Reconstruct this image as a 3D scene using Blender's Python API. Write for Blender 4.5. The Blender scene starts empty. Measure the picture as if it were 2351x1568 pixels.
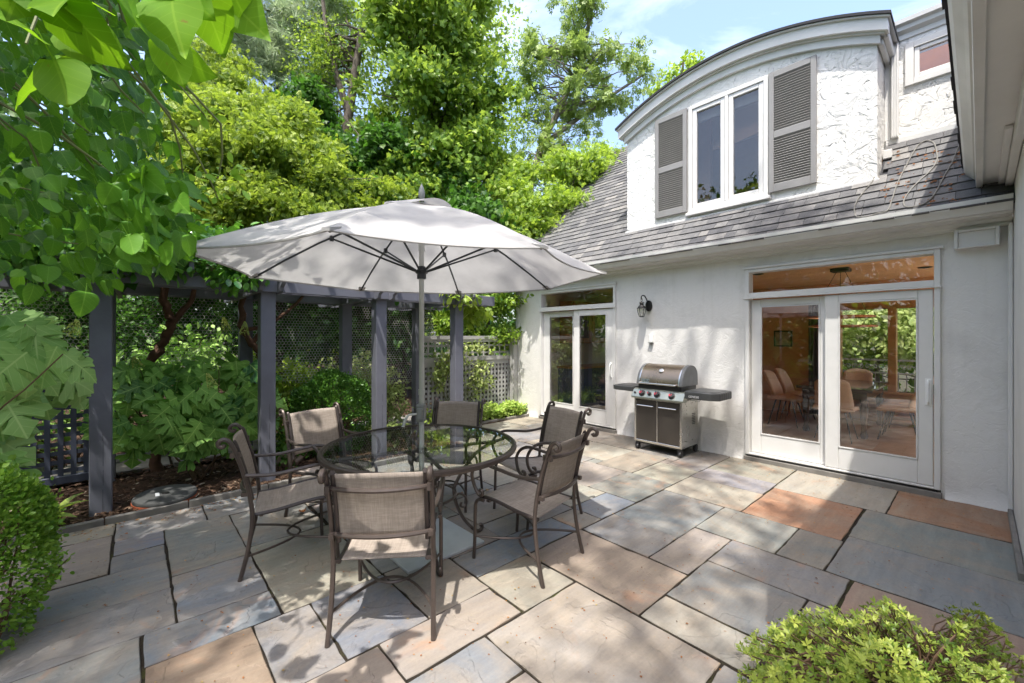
import bpy, bmesh, math, random
import numpy as np
from mathutils import Vector, Matrix
random.seed(7)
RNG = np.random.default_rng(11)
PI = math.pi
scene = bpy.context.scene
COL = scene.collection

# ---------------------------------------------------------------- camera geometry helpers
YAW = math.radians(42.05)
SN, CS = math.sin(YAW), math.cos(YAW)
FPX, CAMH, CX, CY = 968.0, 1.55, 1175.5, 774.0     # measured on the photograph (2351 px wide)

def cam2w(d, l, z=0.0):
    return Vector((d * SN + l * CS, d * CS - l * SN, z))

def at(vx, vy, d):                                  # point seen at (vx, vy) at forward distance d
    l = (vx - CX) / FPX * d
    return cam2w(d, l, CAMH - (vy - CY) / FPX * d)

def on_roof(vx, vy, lift=0.0):                      # point of the main roof slope seen at (vx, vy)
    t = (vx - CX) / FPX
    ax, az = SN + t * CS, -(vy - CY) / FPX
    d = (2.72 + lift - 5.5 * .98 - CAMH) / (az - .98 * ax)
    return at(vx, vy, d)

# ---------------------------------------------------------------- tagging
def tag(o, label=None, cat=None, group=None, kind=None):
    if label: o['label'] = label
    if cat: o['category'] = cat
    if group: o['group'] = group
    if kind: o['kind'] = kind
    return o

def empty(name, loc=(0, 0, 0), rz=0.0, label=None, cat=None, group=None):
    o = bpy.data.objects.new(name, None)
    o.empty_display_size = .1
    COL.objects.link(o)
    o.location = loc
    o.rotation_euler = (0, 0, rz)
    return tag(o, label, cat, group)

def chain_offset(p):
    v = Vector((0, 0, 0))
    while p is not None:
        v += Vector(p.location)
        p = p.parent
    return v

def copy_tree(o, parent=None):
    c = o.copy()
    COL.objects.link(c)
    c.parent = parent
    for ch in list(o.children):
        copy_tree(ch, c)
    return c

def link_mesh(name, me, mat, parent=None, smooth=False):
    o = bpy.data.objects.new(name, me)
    COL.objects.link(o)
    if mat: me.materials.append(mat)
    if parent is not None: o.parent = parent
    if smooth: me.shade_smooth()
    return o

# ---------------------------------------------------------------- mesh builder
class MB:
    def __init__(s):
        s.v, s.f, s.t = [], [], []
    def face(s, idx, tint=0.5):
        s.f.append(tuple(idx)); s.t.append(tint)
    def quad(s, a, b, c, d, tint=.5):
        n = len(s.v); s.v += [tuple(a), tuple(b), tuple(c), tuple(d)]; s.face((n, n + 1, n + 2, n + 3), tint)
    def box(s, x0, x1, y0, y1, z0, z1, M=None, tint=.5):
        n = len(s.v)
        P = [(x, y, z) for z in (z0, z1) for y in (y0, y1) for x in (x0, x1)]
        if M is not None: P = [tuple(M @ Vector(p)) for p in P]
        s.v += P
        for f in ((0, 2, 3, 1), (4, 5, 7, 6), (0, 1, 5, 4), (1, 3, 7, 5), (3, 2, 6, 7), (2, 0, 4, 6)):
            s.face([n + i for i in f], tint)
        return s
    def prism(s, poly, ax, a0, a1, tint=.5):
        """polygon in the two other axes extruded along ax ('x','y','z') from a0 to a1"""
        n = len(s.v); k = len(poly)
        for a in (a0, a1):
            for (p, q) in poly:
                s.v.append({'x': (a, p, q), 'y': (p, a, q), 'z': (p, q, a)}[ax])
        s.face([n + i for i in range(k)][::-1], tint); s.face([n + k + i for i in range(k)], tint)
        for i in range(k):
            j = (i + 1) % k
            s.face((n + i, n + j, n + k + j, n + k + i), tint)
        return s
    def band(s, lo, hi, ax, a0, a1, tint=.5):
        """strip between two polylines lo/hi (same length) extruded along ax: quads only"""
        n = len(s.v); k = len(lo)
        def P(a, p): return {'x': (a, p[0], p[1]), 'y': (p[0], a, p[1]), 'z': (p[0], p[1], a)}[ax]
        for a in (a0, a1):
            for p in lo: s.v.append(P(a, p))
            for p in hi: s.v.append(P(a, p))
        o = 2 * k
        for i in range(k - 1):
            s.face((n + i, n + i + 1, n + k + i + 1, n + k + i), tint)
            s.face((n + o + i + 1, n + o + i, n + o + k + i, n + o + k + i + 1), tint)
            s.face((n + i + 1, n + i, n + o + i, n + o + i + 1), tint)
            s.face((n + k + i, n + k + i + 1, n + o + k + i + 1, n + o + k + i), tint)
        s.face((n, n + k, n + o + k, n + o), tint); s.face((n + k - 1, n + o + k - 1, n + o + 2 * k - 1, n + 2 * k - 1), tint)
        return s
    def tube(s, pts, r, n=8, closed=False, cap=True, tint=.5):
        pts = [Vector(p) for p in pts]
        k = len(pts)
        if k < 2: return s
        rr = list(r) if hasattr(r, '__len__') else [r] * k
        base = len(s.v)
        tans = []
        for i in range(k):
            a = pts[(i - 1) % k] if (closed or i > 0) else pts[i]
            b = pts[(i + 1) % k] if (closed or i < k - 1) else pts[i]
            t = (b - a)
            tans.append(t.normalized() if t.length > 1e-9 else Vector((0, 0, 1)))
        u = tans[0].orthogonal().normalized()
        for i in range(k):
            t = tans[i]
            u = (u - t * u.dot(t))
            u = u.normalized() if u.length > 1e-6 else t.orthogonal().normalized()
            w = t.cross(u)
            for j in range(n):
                a = 2 * PI * j / n
                s.v.append(tuple(pts[i] + (u * math.cos(a) + w * math.sin(a)) * rr[i]))
        m = k if closed else k - 1
        for i in range(m):
            p, q = base + i * n, base + ((i + 1) % k) * n
            for j in range(n):
                jj = (j + 1) % n
                s.face((p + j, p + jj, q + jj, q + j), tint)
        if cap and not closed:
            s.face([base + j for j in range(n)][::-1], tint)
            s.face([base + (k - 1) * n + j for j in range(n)], tint)
        return s
    def lathe(s, prof, n=24, loc=(0, 0, 0), M=None, tint=.5):
        """prof: list of (r, z)"""
        base = len(s.v); L = Vector(loc)
        for (r, z) in prof:
            for j in range(n):
                a = 2 * PI * j / n
                p = Vector((r * math.cos(a), r * math.sin(a), z))
                if M is not None: p = M @ p
                s.v.append(tuple(p + L))
        for i in range(len(prof) - 1):
            for j in range(n):
                jj = (j + 1) % n
                s.face((base + i * n + j, base + i * n + jj, base + (i + 1) * n + jj, base + (i + 1) * n + j), tint)
        s.face([base + j for j in range(n)][::-1], tint)
        s.face([base + (len(prof) - 1) * n + j for j in range(n)], tint)
        return s
    def grid(s, fn, nu, nv, tint=.5):
        b = len(s.v)
        for i in range(nu + 1):
            for j in range(nv + 1):
                s.v.append(tuple(fn(i / nu, j / nv)))
        for i in range(nu):
            for j in range(nv):
                a = b + i * (nv + 1) + j
                s.face((a, a + nv + 1, a + nv + 2, a + 1), tint)
        return s
    def build(s, name, mat, parent=None, smooth=False, bevel=0.0, seg=1, solid=0.0, tints=False):
        off = chain_offset(parent) if parent is not None else Vector((0, 0, 0))
        me = bpy.data.meshes.new(name)
        V = [(p[0] - off.x, p[1] - off.y, p[2] - off.z) for p in s.v]
        me.from_pydata(V, [], s.f)
        if tints:
            a = me.attributes.new('tint', 'FLOAT', 'FACE')
            a.data.foreach_set('value', np.array(s.t, dtype=np.float32))
        if bevel > 0 or smooth:
            bm = bmesh.new(); bm.from_mesh(me)
            if bevel > 0:
                bmesh.ops.recalc_face_normals(bm, faces=bm.faces)
                es = [e for e in bm.edges if len(e.link_faces) == 2 and e.calc_face_angle(0) > .5]
                bmesh.ops.bevel(bm, geom=es, offset=bevel, segments=seg, profile=.5, affect='EDGES', clamp_overlap=True)
            bm.to_mesh(me); bm.free()
        o = link_mesh(name, me, mat, parent)
        if smooth:
            me.polygons.foreach_set('use_smooth', [True] * len(me.polygons))
            try: me.set_sharp_from_angle(angle=math.radians(38))
            except Exception: pass
        if solid:
            m = o.modifiers.new('solid', 'SOLIDIFY'); m.thickness = solid; m.offset = 0
        me.update()
        return o

def mb(): return MB()

def arc(c, r, a0, a1, n, plane='yz', x=0.0):
    out = []
    for i in range(n + 1):
        a = a0 + (a1 - a0) * i / n
        p, q = c[0] + r * math.cos(a), c[1] + r * math.sin(a)
        out.append((x, p, q) if plane == 'yz' else (p, q, x))
    return out

def smooth_path(P, n=5):
    """Catmull-Rom through points"""
    P = [Vector(p) for p in P]; out = []
    for i in range(len(P) - 1):
        p0, p1, p2, p3 = P[max(i - 1, 0)], P[i], P[i + 1], P[min(i + 2, len(P) - 1)]
        for k in range(n):
            t = k / n
            out.append(.5 * ((2 * p1) + (p2 - p0) * t + (2 * p0 - 5 * p1 + 4 * p2 - p3) * t * t + (3 * p1 - p0 - 3 * p2 + p3) * t ** 3))
    out.append(P[-1])
    return out

# ---------------------------------------------------------------- materials
def new_mat(name):
    m = bpy.data.materials.new(name); m.use_nodes = True
    nt = m.node_tree; nt.nodes.clear()
    return m, nt, nt.nodes, nt.links

def N(ns, typ, **kw):
    n = ns.new(typ)
    for k, v in kw.items():
        if k in n.inputs: n.inputs[k].default_value = v
        else: setattr(n, k, v)
    return n

def ramp(ns, stops):
    r = ns.new('ShaderNodeValToRGB')
    e = r.color_ramp.elements
    while len(e) < len(stops): e.new(.5)
    for i, (p, c) in enumerate(stops):
        e[i].position = p; e[i].color = (*c, 1) if len(c) == 3 else c
    return r

def pmat(name, col, rough=.5, metal=0.0, spec=.5, var=.0, vscale=6.0, bump=0.0, bscale=60.0, var2=None, coat=0.0):
    """Principled with gentle procedural colour wear and bump"""
    m, nt, ns, ln = new_mat(name)
    out = N(ns, 'ShaderNodeOutputMaterial'); b = N(ns, 'ShaderNodeBsdfPrincipled')
    b.inputs['Roughness'].default_value = rough; b.inputs['Metallic'].default_value = metal
    b.inputs['Specular IOR Level'].default_value = spec
    b.inputs['Coat Weight'].default_value = coat
    ln.new(b.outputs[0], out.inputs[0])
    tc = N(ns, 'ShaderNodeTexCoord')
    if var > 0:
        nz = N(ns, 'ShaderNodeTexNoise', Scale=vscale, Detail=6.0, Roughness=.6)
        ln.new(tc.outputs['Object'], nz.inputs['Vector'])
        c2 = var2 or tuple(c * (1 - var) for c in col)
        r = ramp(ns, [(.3, c2), (.7, col)])
        ln.new(nz.outputs['Fac'], r.inputs[0]); ln.new(r.outputs[0], b.inputs['Base Color'])
        r2 = N(ns, 'ShaderNodeMath', operation='MULTIPLY_ADD'); r2.inputs[1].default_value = -.18; r2.inputs[2].default_value = rough + .09
        ln.new(nz.outputs['Fac'], r2.inputs[0]); ln.new(r2.outputs[0], b.inputs['Roughness'])
    else:
        b.inputs['Base Color'].default_value = (*col, 1)
    if bump > 0:
        n2 = N(ns, 'ShaderNodeTexNoise', Scale=bscale, Detail=4.0)
        ln.new(tc.outputs['Object'], n2.inputs['Vector'])
        bp = N(ns, 'ShaderNodeBump', Strength=bump, Distance=.004)
        ln.new(n2.outputs['Fac'], bp.inputs['Height']); ln.new(bp.outputs[0], b.inputs['Normal'])
    return m

def leafmat(name, dark, light, trans=.35, rough=.45, tcol=None, spec=.35, veins=0.0, spots=False):
    m, nt, ns, ln = new_mat(name)
    out = N(ns, 'ShaderNodeOutputMaterial'); b = N(ns, 'ShaderNodeBsdfPrincipled', Roughness=rough)
    b.inputs['Specular IOR Level'].default_value = spec
    at_ = N(ns, 'ShaderNodeAttribute', attribute_name='tint')
    r = ramp(ns, [(0.0, dark), (1.0, light)])
    ln.new(at_.outputs['Fac'], r.inputs[0])
    col_ = r.outputs[0]
    if veins:
        # midrib and side veins drawn from each leaf's own blade coordinates
        lp_ = N(ns, 'ShaderNodeAttribute', attribute_name='blade'); sx = N(ns, 'ShaderNodeSeparateXYZ'); ln.new(lp_.outputs['Vector'], sx.inputs[0])
        def mt(op, a, b_=None, c=None):
            n_ = N(ns, 'ShaderNodeMath', operation=op)
            for i_, q in enumerate((a, b_, c)):
                if q is None: continue
                if isinstance(q, (int, float)): n_.inputs[i_].default_value = q
                else: ln.new(q, n_.inputs[i_])
            return n_.outputs[0]
        ax_ = mt('ABSOLUTE', sx.outputs[0])
        mid_ = mt('LESS_THAN', ax_, .016)
        fr_ = mt('FRACT', mt('MULTIPLY', mt('SUBTRACT', sx.outputs[1], mt('MULTIPLY', ax_, .8)), 5.5))
        sd_ = mt('LESS_THAN', mt('ABSOLUTE', mt('SUBTRACT', fr_, .5)), .045)
        vm_ = mt('MULTIPLY', mt('MAXIMUM', mid_, mt('MULTIPLY', sd_, .6)), veins)
        mv = N(ns, 'ShaderNodeMix', data_type='RGBA', blend_type='MIX'); ln.new(vm_, mv.inputs[0]); ln.new(r.outputs[0], mv.inputs[6])
        mv.inputs[7].default_value = (min(1, light[0] * 2.0 + .06), min(1, light[1] * 1.55 + .05), min(1, light[2] * 2.2 + .02), 1); col_ = mv.outputs[2]
    if spots:                                # scorched, insect-bitten patches
        tcs = N(ns, 'ShaderNodeTexCoord'); nzs = N(ns, 'ShaderNodeTexNoise', Scale=9.0, Detail=5.0, Roughness=.65); ln.new(tcs.outputs['Object'], nzs.inputs['Vector'])
        rs_ = ramp(ns, [(.66, (0, 0, 0)), (.70, (.9, .9, .9))]); ln.new(nzs.outputs['Fac'], rs_.inputs[0])
        ms_ = N(ns, 'ShaderNodeMix', data_type='RGBA', blend_type='MIX'); ln.new(rs_.outputs[0], ms_.inputs[0]); ln.new(col_, ms_.inputs[6]); ms_.inputs[7].default_value = (.22, .085, .025, 1); col_ = ms_.outputs[2]
    ln.new(col_, b.inputs['Base Color'])
    tr = N(ns, 'ShaderNodeBsdfTranslucent')
    tc = tcol or tuple(min(1, c * 2.1) for c in light)
    mx = N(ns, 'ShaderNodeMix', data_type='RGBA', blend_type='MIX')
    mx.inputs[0].default_value = .6
    ln.new(col_, mx.inputs[6]); mx.inputs[7].default_value = (*tc, 1)
    ln.new(mx.outputs[2], tr.inputs[0])
    s = N(ns, 'ShaderNodeMixShader'); s.inputs[0].default_value = trans
    ln.new(b.outputs[0], s.inputs[1]); ln.new(tr.outputs[0], s.inputs[2]); ln.new(s.outputs[0], out.inputs[0])
    return m

def glassmat(name, tint=(.95, .97, .96), f0=.07, boost=1.0):
    m, nt, ns, ln = new_mat(name)
    out = N(ns, 'ShaderNodeOutputMaterial')
    t = N(ns, 'ShaderNodeBsdfTransparent'); t.inputs[0].default_value = (*tint, 1)
    g = N(ns, 'ShaderNodeBsdfGlossy', Roughness=0.0); g.inputs[0].default_value = (1, 1, 1, 1)
    geo = N(ns, 'ShaderNodeNewGeometry')
    dt = N(ns, 'ShaderNodeVectorMath', operation='DOT_PRODUCT')
    ln.new(geo.outputs['Normal'], dt.inputs[0]); ln.new(geo.outputs['Incoming'], dt.inputs[1])
    ab = N(ns, 'ShaderNodeMath', operation='ABSOLUTE'); ln.new(dt.outputs['Value'], ab.inputs[0])
    om = N(ns, 'ShaderNodeMath', operation='SUBTRACT'); om.inputs[0].default_value = 1.0; ln.new(ab.outputs[0], om.inputs[1])
    pw = N(ns, 'ShaderNodeMath', operation='POWER'); ln.new(om.outputs[0], pw.inputs[0]); pw.inputs[1].default_value = 5.0
    ma = N(ns, 'ShaderNodeMath', operation='MULTIPLY_ADD'); ln.new(pw.outputs[0], ma.inputs[0])
    ma.inputs[1].default_value = (1 - f0) * boost; ma.inputs[2].default_value = f0; ma.use_clamp = True
    s = N(ns, 'ShaderNodeMixShader')
    ln.new(ma.outputs[0], s.inputs[0]); ln.new(t.outputs[0], s.inputs[1]); ln.new(g.outputs[0], s.inputs[2]); ln.new(s.outputs[0], out.inputs[0])
    return m

def stuccomat(name, rough_marks, col=(.80, .79, .77)):
    m, nt, ns, ln = new_mat(name)
    out = N(ns, 'ShaderNodeOutputMaterial'); b = N(ns, 'ShaderNodeBsdfPrincipled', Roughness=.75)
    b.inputs['Specular IOR Level'].default_value = .25
    ln.new(b.outputs[0], out.inputs[0])
    tc = N(ns, 'ShaderNodeTexCoord')
    # trowel plateaus: warped noise cut by sharp ramps gives ridged, crescent edges
    w = N(ns, 'ShaderNodeTexNoise', Scale=3.0, Detail=2.0); ln.new(tc.outputs['Object'], w.inputs['Vector'])
    wm = N(ns, 'ShaderNodeVectorMath', operation='MULTIPLY_ADD'); ln.new(w.outputs['Color'], wm.inputs[0])
    wm.inputs[1].default_value = (.35, .35, .35); ln.new(tc.outputs['Object'], wm.inputs[2])
    n1 = N(ns, 'ShaderNodeTexNoise', Scale=4.6, Detail=2.5, Roughness=.5, Distortion=.8); ln.new(wm.outputs[0], n1.inputs['Vector'])
    r1 = ramp(ns, [(.38, (0, 0, 0)), (.385, (.55, .55, .55)), (.55, (.1, .1, .1)), (.556, (1, 1, 1))])
    ln.new(n1.outputs['Fac'], r1.inputs[0])
    n3 = N(ns, 'ShaderNodeTexNoise', Scale=11.0, Detail=2.0, Roughness=.5, Distortion=1.4); ln.new(wm.outputs[0], n3.inputs['Vector'])
    r3 = ramp(ns, [(.47, (0, 0, 0)), (.475, (.6, .6, .6)), (.7, (.1, .1, .1))])
    ln.new(n3.outputs['Fac'], r3.inputs[0])
    n2 = N(ns, 'ShaderNodeTexNoise', Scale=45.0, Detail=5.0, Roughness=.65); ln.new(tc.outputs['Object'], n2.inputs['Vector'])
    b1 = N(ns, 'ShaderNodeBump', Strength=.75 * rough_marks, Distance=.022); ln.new(r1.outputs[0], b1.inputs['Height'])
    b3 = N(ns, 'ShaderNodeBump', Strength=.5 * rough_marks, Distance=.012); ln.new(r3.outputs[0], b3.inputs['Height']); ln.new(b1.outputs[0], b3.inputs['Normal'])
    b2 = N(ns, 'ShaderNodeBump', Strength=.35, Distance=.006); ln.new(n2.outputs['Fac'], b2.inputs['Height']); ln.new(b3.outputs[0], b2.inputs['Normal'])
    ln.new(b2.outputs[0], b.inputs['Normal'])
    n4 = N(ns, 'ShaderNodeTexNoise', Scale=2.2, Detail=7.0, Roughness=.7); ln.new(tc.outputs['Object'], n4.inputs['Vector'])
    r4 = ramp(ns, [(.28, tuple(c * .86 for c in col)), (.52, col)]); ln.new(n4.outputs['Fac'], r4.inputs[0])
    mp = N(ns, 'ShaderNodeMapping'); mp.inputs['Scale'].default_value = (9, 9, .55); ln.new(tc.outputs['Object'], mp.inputs['Vector'])
    n5 = N(ns, 'ShaderNodeTexNoise', Scale=1.0, Detail=5.0, Roughness=.6); ln.new(mp.outputs[0], n5.inputs['Vector'])
    r5 = ramp(ns, [(.30, (.84, .83, .80)), (.46, (1, 1, 1))]); ln.new(n5.outputs['Fac'], r5.inputs[0])
    mm = N(ns, 'ShaderNodeMix', data_type='RGBA', blend_type='MULTIPLY'); mm.inputs[0].default_value = .3; ln.new(r4.outputs[0], mm.inputs[6]); ln.new(r5.outputs[0], mm.inputs[7])
    ln.new(mm.outputs[2], b.inputs['Base Color'])
    return m

def tintmat(name, stops, rough=.8, nscale=30.0, namt=.35, bump=.4, bscale=120.0, spec=.3, dist=.003):
    """colour from per-face 'tint' through a ramp, times fine noise"""
    m, nt, ns, ln = new_mat(name)
    out = N(ns, 'ShaderNodeOutputMaterial'); b = N(ns, 'ShaderNodeBsdfPrincipled', Roughness=rough)
    b.inputs['Specular IOR Level'].default_value = spec
    a = N(ns, 'ShaderNodeAttribute', attribute_name='tint'); r = ramp(ns, stops); ln.new(a.outputs['Fac'], r.inputs[0])
    tc = N(ns, 'ShaderNodeTexCoord'); nz = N(ns, 'ShaderNodeTexNoise', Scale=nscale, Detail=6.0, Roughness=.65); ln.new(tc.outputs['Object'], nz.inputs['Vector'])
    r2 = ramp(ns, [(.3, (1 - namt,) * 3), (.7, (1, 1, 1))]); ln.new(nz.outputs['Fac'], r2.inputs[0])
    mx = N(ns, 'ShaderNodeMix', data_type='RGBA', blend_type='MULTIPLY'); mx.inputs[0].default_value = 1.0
    ln.new(r.outputs[0], mx.inputs[6]); ln.new(r2.outputs[0], mx.inputs[7]); ln.new(mx.outputs[2], b.inputs['Base Color'])
    n2 = N(ns, 'ShaderNodeTexNoise', Scale=bscale, Detail=3.0); ln.new(tc.outputs['Object'], n2.inputs['Vector'])
    bp = N(ns, 'ShaderNodeBump', Strength=bump, Distance=dist); ln.new(n2.outputs['Fac'], bp.inputs['Height']); ln.new(bp.outputs[0], b.inputs['Normal'])
    ln.new(b.outputs[0], out.inputs[0])
    return m

def stonemat():
    """flagstone: each slab has its own colour attribute; cleft relief, rusty and tan veils inside the stone"""
    m, nt, ns, ln = new_mat('bluestone')
    out = N(ns, 'ShaderNodeOutputMaterial'); b = N(ns, 'ShaderNodeBsdfPrincipled', Roughness=.72)
    b.inputs['Specular IOR Level'].default_value = .3
    ln.new(b.outputs[0], out.inputs[0])
    a = N(ns, 'ShaderNodeAttribute', attribute_name='slab_colour'); a2 = N(ns, 'ShaderNodeAttribute', attribute_name='slab_seed')
    tc = N(ns, 'ShaderNodeTexCoord')
    ad = N(ns, 'ShaderNodeVectorMath', operation='ADD'); ln.new(tc.outputs['Object'], ad.inputs[0]); ln.new(a2.outputs['Vector'], ad.inputs[1])
    n1 = N(ns, 'ShaderNodeTexNoise', Scale=2.3, Detail=11.0, Roughness=.7, Distortion=.7); ln.new(ad.outputs[0], n1.inputs['Vector'])
    r1 = ramp(ns, [(.40, (0, 0, 0)), (.66, (1, 1, 1))]); ln.new(n1.outputs['Fac'], r1.inputs[0])
    mx = N(ns, 'ShaderNodeMix', data_type='RGBA', blend_type='MIX')
    ma = N(ns, 'ShaderNodeMath', operation='MULTIPLY'); ma.inputs[1].default_value = .72; ln.new(r1.outputs[0], ma.inputs[0]); ln.new(ma.outputs[0], mx.inputs[0])
    ln.new(a.outputs['Color'], mx.inputs[6]); mx.inputs[7].default_value = (.285, .235, .180, 1)
    n2 = N(ns, 'ShaderNodeTexNoise', Scale=55.0, Detail=5.0, Roughness=.7); ln.new(ad.outputs[0], n2.inputs['Vector'])
    r2 = ramp(ns, [(.3, (.90, .90, .90)), (.65, (1.03, 1.03, 1.03))]); ln.new(n2.outputs['Fac'], r2.inputs[0])
    m2 = N(ns, 'ShaderNodeMix', data_type='RGBA', blend_type='MULTIPLY'); m2.inputs[0].default_value = 1; ln.new(mx.outputs[2], m2.inputs[6]); ln.new(r2.outputs[0], m2.inputs[7])
    # dark lichen / grit specks
    vo = N(ns, 'ShaderNodeTexNoise', Scale=16.0, Detail=8.0, Roughness=.8); ln.new(ad.outputs[0], vo.inputs['Vector'])
    r3 = ramp(ns, [(.26, (.55, .52, .48)), (.36, (1, 1, 1))]); ln.new(vo.outputs['Fac'], r3.inputs[0])
    m3 = N(ns, 'ShaderNodeMix', data_type='RGBA', blend_type='MULTIPLY'); m3.inputs[0].default_value = .8; ln.new(m2.outputs[2], m3.inputs[6]); ln.new(r3.outputs[0], m3.inputs[7])
    n5 = N(ns, 'ShaderNodeTexNoise', Scale=1.5, Detail=6.0, Roughness=.6, Distortion=2.0); ln.new(ad.outputs[0], n5.inputs['Vector'])
    r5 = ramp(ns, [(.60, (0, 0, 0)), (.74, (.6, .6, .6))]); ln.new(n5.outputs['Fac'], r5.inputs[0])
    m5 = N(ns, 'ShaderNodeMix', data_type='RGBA', blend_type='MIX'); ln.new(r5.outputs[0], m5.inputs[0]); ln.new(m3.outputs[2], m5.inputs[6]); m5.inputs[7].default_value = (.36, .20, .115, 1)
    mp = N(ns, 'ShaderNodeMapping'); mp.inputs['Scale'].default_value = (1.2, 9, 1); mp.inputs['Rotation'].default_value = (0, 0, .35); ln.new(ad.outputs[0], mp.inputs['Vector'])
    n6 = N(ns, 'ShaderNodeTexNoise', Scale=1.6, Detail=9.0, Roughness=.7); ln.new(mp.outputs[0], n6.inputs['Vector'])
    r6 = ramp(ns, [(.3, (.80, .80, .82)), (.7, (1.10, 1.09, 1.07))]); ln.new(n6.outputs['Fac'], r6.inputs[0])
    m6 = N(ns, 'ShaderNodeMix', data_type='RGBA', blend_type='MULTIPLY'); m6.inputs[0].default_value = 1; ln.new(m5.outputs[2], m6.inputs[6]); ln.new(r6.outputs[0], m6.inputs[7])
    ln.new(m6.outputs[2], b.inputs['Base Color'])
    n4 = N(ns, 'ShaderNodeTexNoise', Scale=2.6, Detail=5.0, Roughness=.5, Distortion=.6); ln.new(ad.outputs[0], n4.inputs['Vector'])
    r4 = ramp(ns, [(.44, (0, 0, 0)), (.455, (.5, .5, .5)), (.60, (.45, .45, .45)), (.61, (1, 1, 1))]); ln.new(n4.outputs['Fac'], r4.inputs[0])
    b1 = N(ns, 'ShaderNodeBump', Strength=.8, Distance=.007); ln.new(r4.outputs[0], b1.inputs['Height'])
    b2 = N(ns, 'ShaderNodeBump', Strength=.35, Distance=.004); ln.new(n2.outputs['Fac'], b2.inputs['Height']); ln.new(b1.outputs[0], b2.inputs['Normal'])
    ln.new(b2.outputs[0], b.inputs['Normal'])
    return m

def groundmat(name, c1, c2, c3, scale=9.0, bump=1.0):
    m, nt, ns, ln = new_mat(name)
    out = N(ns, 'ShaderNodeOutputMaterial'); b = N(ns, 'ShaderNodeBsdfPrincipled', Roughness=.9)
    b.inputs['Specular IOR Level'].default_value = .2
    tc = N(ns, 'ShaderNodeTexCoord'); nz = N(ns, 'ShaderNodeTexNoise', Scale=scale, Detail=9.0, Roughness=.75); ln.new(tc.outputs['Object'], nz.inputs['Vector'])
    r = ramp(ns, [(.3, c1), (.52, c2), (.72, c3)]); ln.new(nz.outputs['Fac'], r.inputs[0]); ln.new(r.outputs[0], b.inputs['Base Color'])
    n2 = N(ns, 'ShaderNodeTexNoise', Scale=40.0, Detail=6.0, Roughness=.7); ln.new(tc.outputs['Object'], n2.inputs['Vector'])
    bp = N(ns, 'ShaderNodeBump', Strength=bump, Distance=.02); ln.new(n2.outputs['Fac'], bp.inputs['Height']); ln.new(bp.outputs[0], b.inputs['Normal'])
    ln.new(b.outputs[0], out.inputs[0])
    return m

def fabricmat(name, col, trans=0.0, transp=0.0, weave=0.0):
    m, nt, ns, ln = new_mat(name)
    out = N(ns, 'ShaderNodeOutputMaterial'); b = N(ns, 'ShaderNodeBsdfPrincipled', Roughness=.85)
    b.inputs['Specular IOR Level'].default_value = .2
    tc = N(ns, 'ShaderNodeTexCoord')
    nz = N(ns, 'ShaderNodeTexNoise', Scale=3.0, Detail=6.0, Roughness=.65); ln.new(tc.outputs['Object'], nz.inputs['Vector'])
    r = ramp(ns, [(.3, tuple(c * .80 for c in col)), (.65, col)]); ln.new(nz.outputs['Fac'], r.inputs[0])
    last = r.outputs[0]
    if weave > 0:
        mp = N(ns, 'ShaderNodeMapping'); mp.inputs['Scale'].default_value = (160, 9, 9); ln.new(tc.outputs['Object'], mp.inputs['Vector'])
        s1 = N(ns, 'ShaderNodeTexNoise', Scale=1.0, Detail=3.0, Roughness=.7); ln.new(mp.outputs[0], s1.inputs['Vector'])
        mp2 = N(ns, 'ShaderNodeMapping'); mp2.inputs['Scale'].default_value = (8, 90, 90); ln.new(tc.outputs['Object'], mp2.inputs['Vector'])
        s2 = N(ns, 'ShaderNodeTexNoise', Scale=1.0, Detail=3.0, Roughness=.7); ln.new(mp2.outputs[0], s2.inputs['Vector'])
        sm = N(ns, 'ShaderNodeMath', operation='ADD'); ln.new(s1.outputs['Fac'], sm.inputs[0]); ln.new(s2.outputs['Fac'], sm.inputs[1])
        rr = ramp(ns, [(.75, (1 - weave,) * 3), (1.0, (1.08, 1.08, 1.08))])
        hf = N(ns, 'ShaderNodeMath', operation='MULTIPLY'); hf.inputs[1].default_value = .87; ln.new(sm.outputs[0], hf.inputs[0]); ln.new(hf.outputs[0], rr.inputs[0])
        mx = N(ns, 'ShaderNodeMix', data_type='RGBA', blend_type='MULTIPLY'); mx.inputs[0].default_value = 1
        ln.new(last, mx.inputs[6]); ln.new(rr.outputs[0], mx.inputs[7]); last = mx.outputs[2]
        bp = N(ns, 'ShaderNodeBump', Strength=.3, Distance=.002); ln.new(sm.outputs[0], bp.inputs['Height']); ln.new(bp.outputs[0], b.inputs['Normal'])
    else:
        n2 = N(ns, 'ShaderNodeTexNoise', Scale=5.0, Detail=3.0, Distortion=.5); ln.new(tc.outputs['Object'], n2.inputs['Vector'])
        bp = N(ns, 'ShaderNodeBump', Strength=.25, Distance=.02); ln.new(n2.outputs['Fac'], bp.inputs['Height']); ln.new(bp.outputs[0], b.inputs['Normal'])
    ln.new(last, b.inputs['Base Color'])
    sh = b.outputs[0]
    if trans > 0:
        t = N(ns, 'ShaderNodeBsdfTranslucent'); ln.new(last, t.inputs[0])
        s = N(ns, 'ShaderNodeMixShader'); s.inputs[0].default_value = trans; ln.new(sh, s.inputs[1]); ln.new(t.outputs[0], s.inputs[2]); sh = s.outputs[0]
    if transp > 0:
        t = N(ns, 'ShaderNodeBsdfTransparent')
        s = N(ns, 'ShaderNodeMixShader'); s.inputs[0].default_value = transp; ln.new(sh, s.inputs[1]); ln.new(t.outputs[0], s.inputs[2]); sh = s.outputs[0]
    ln.new(sh, out.inputs[0])
    return m

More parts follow.
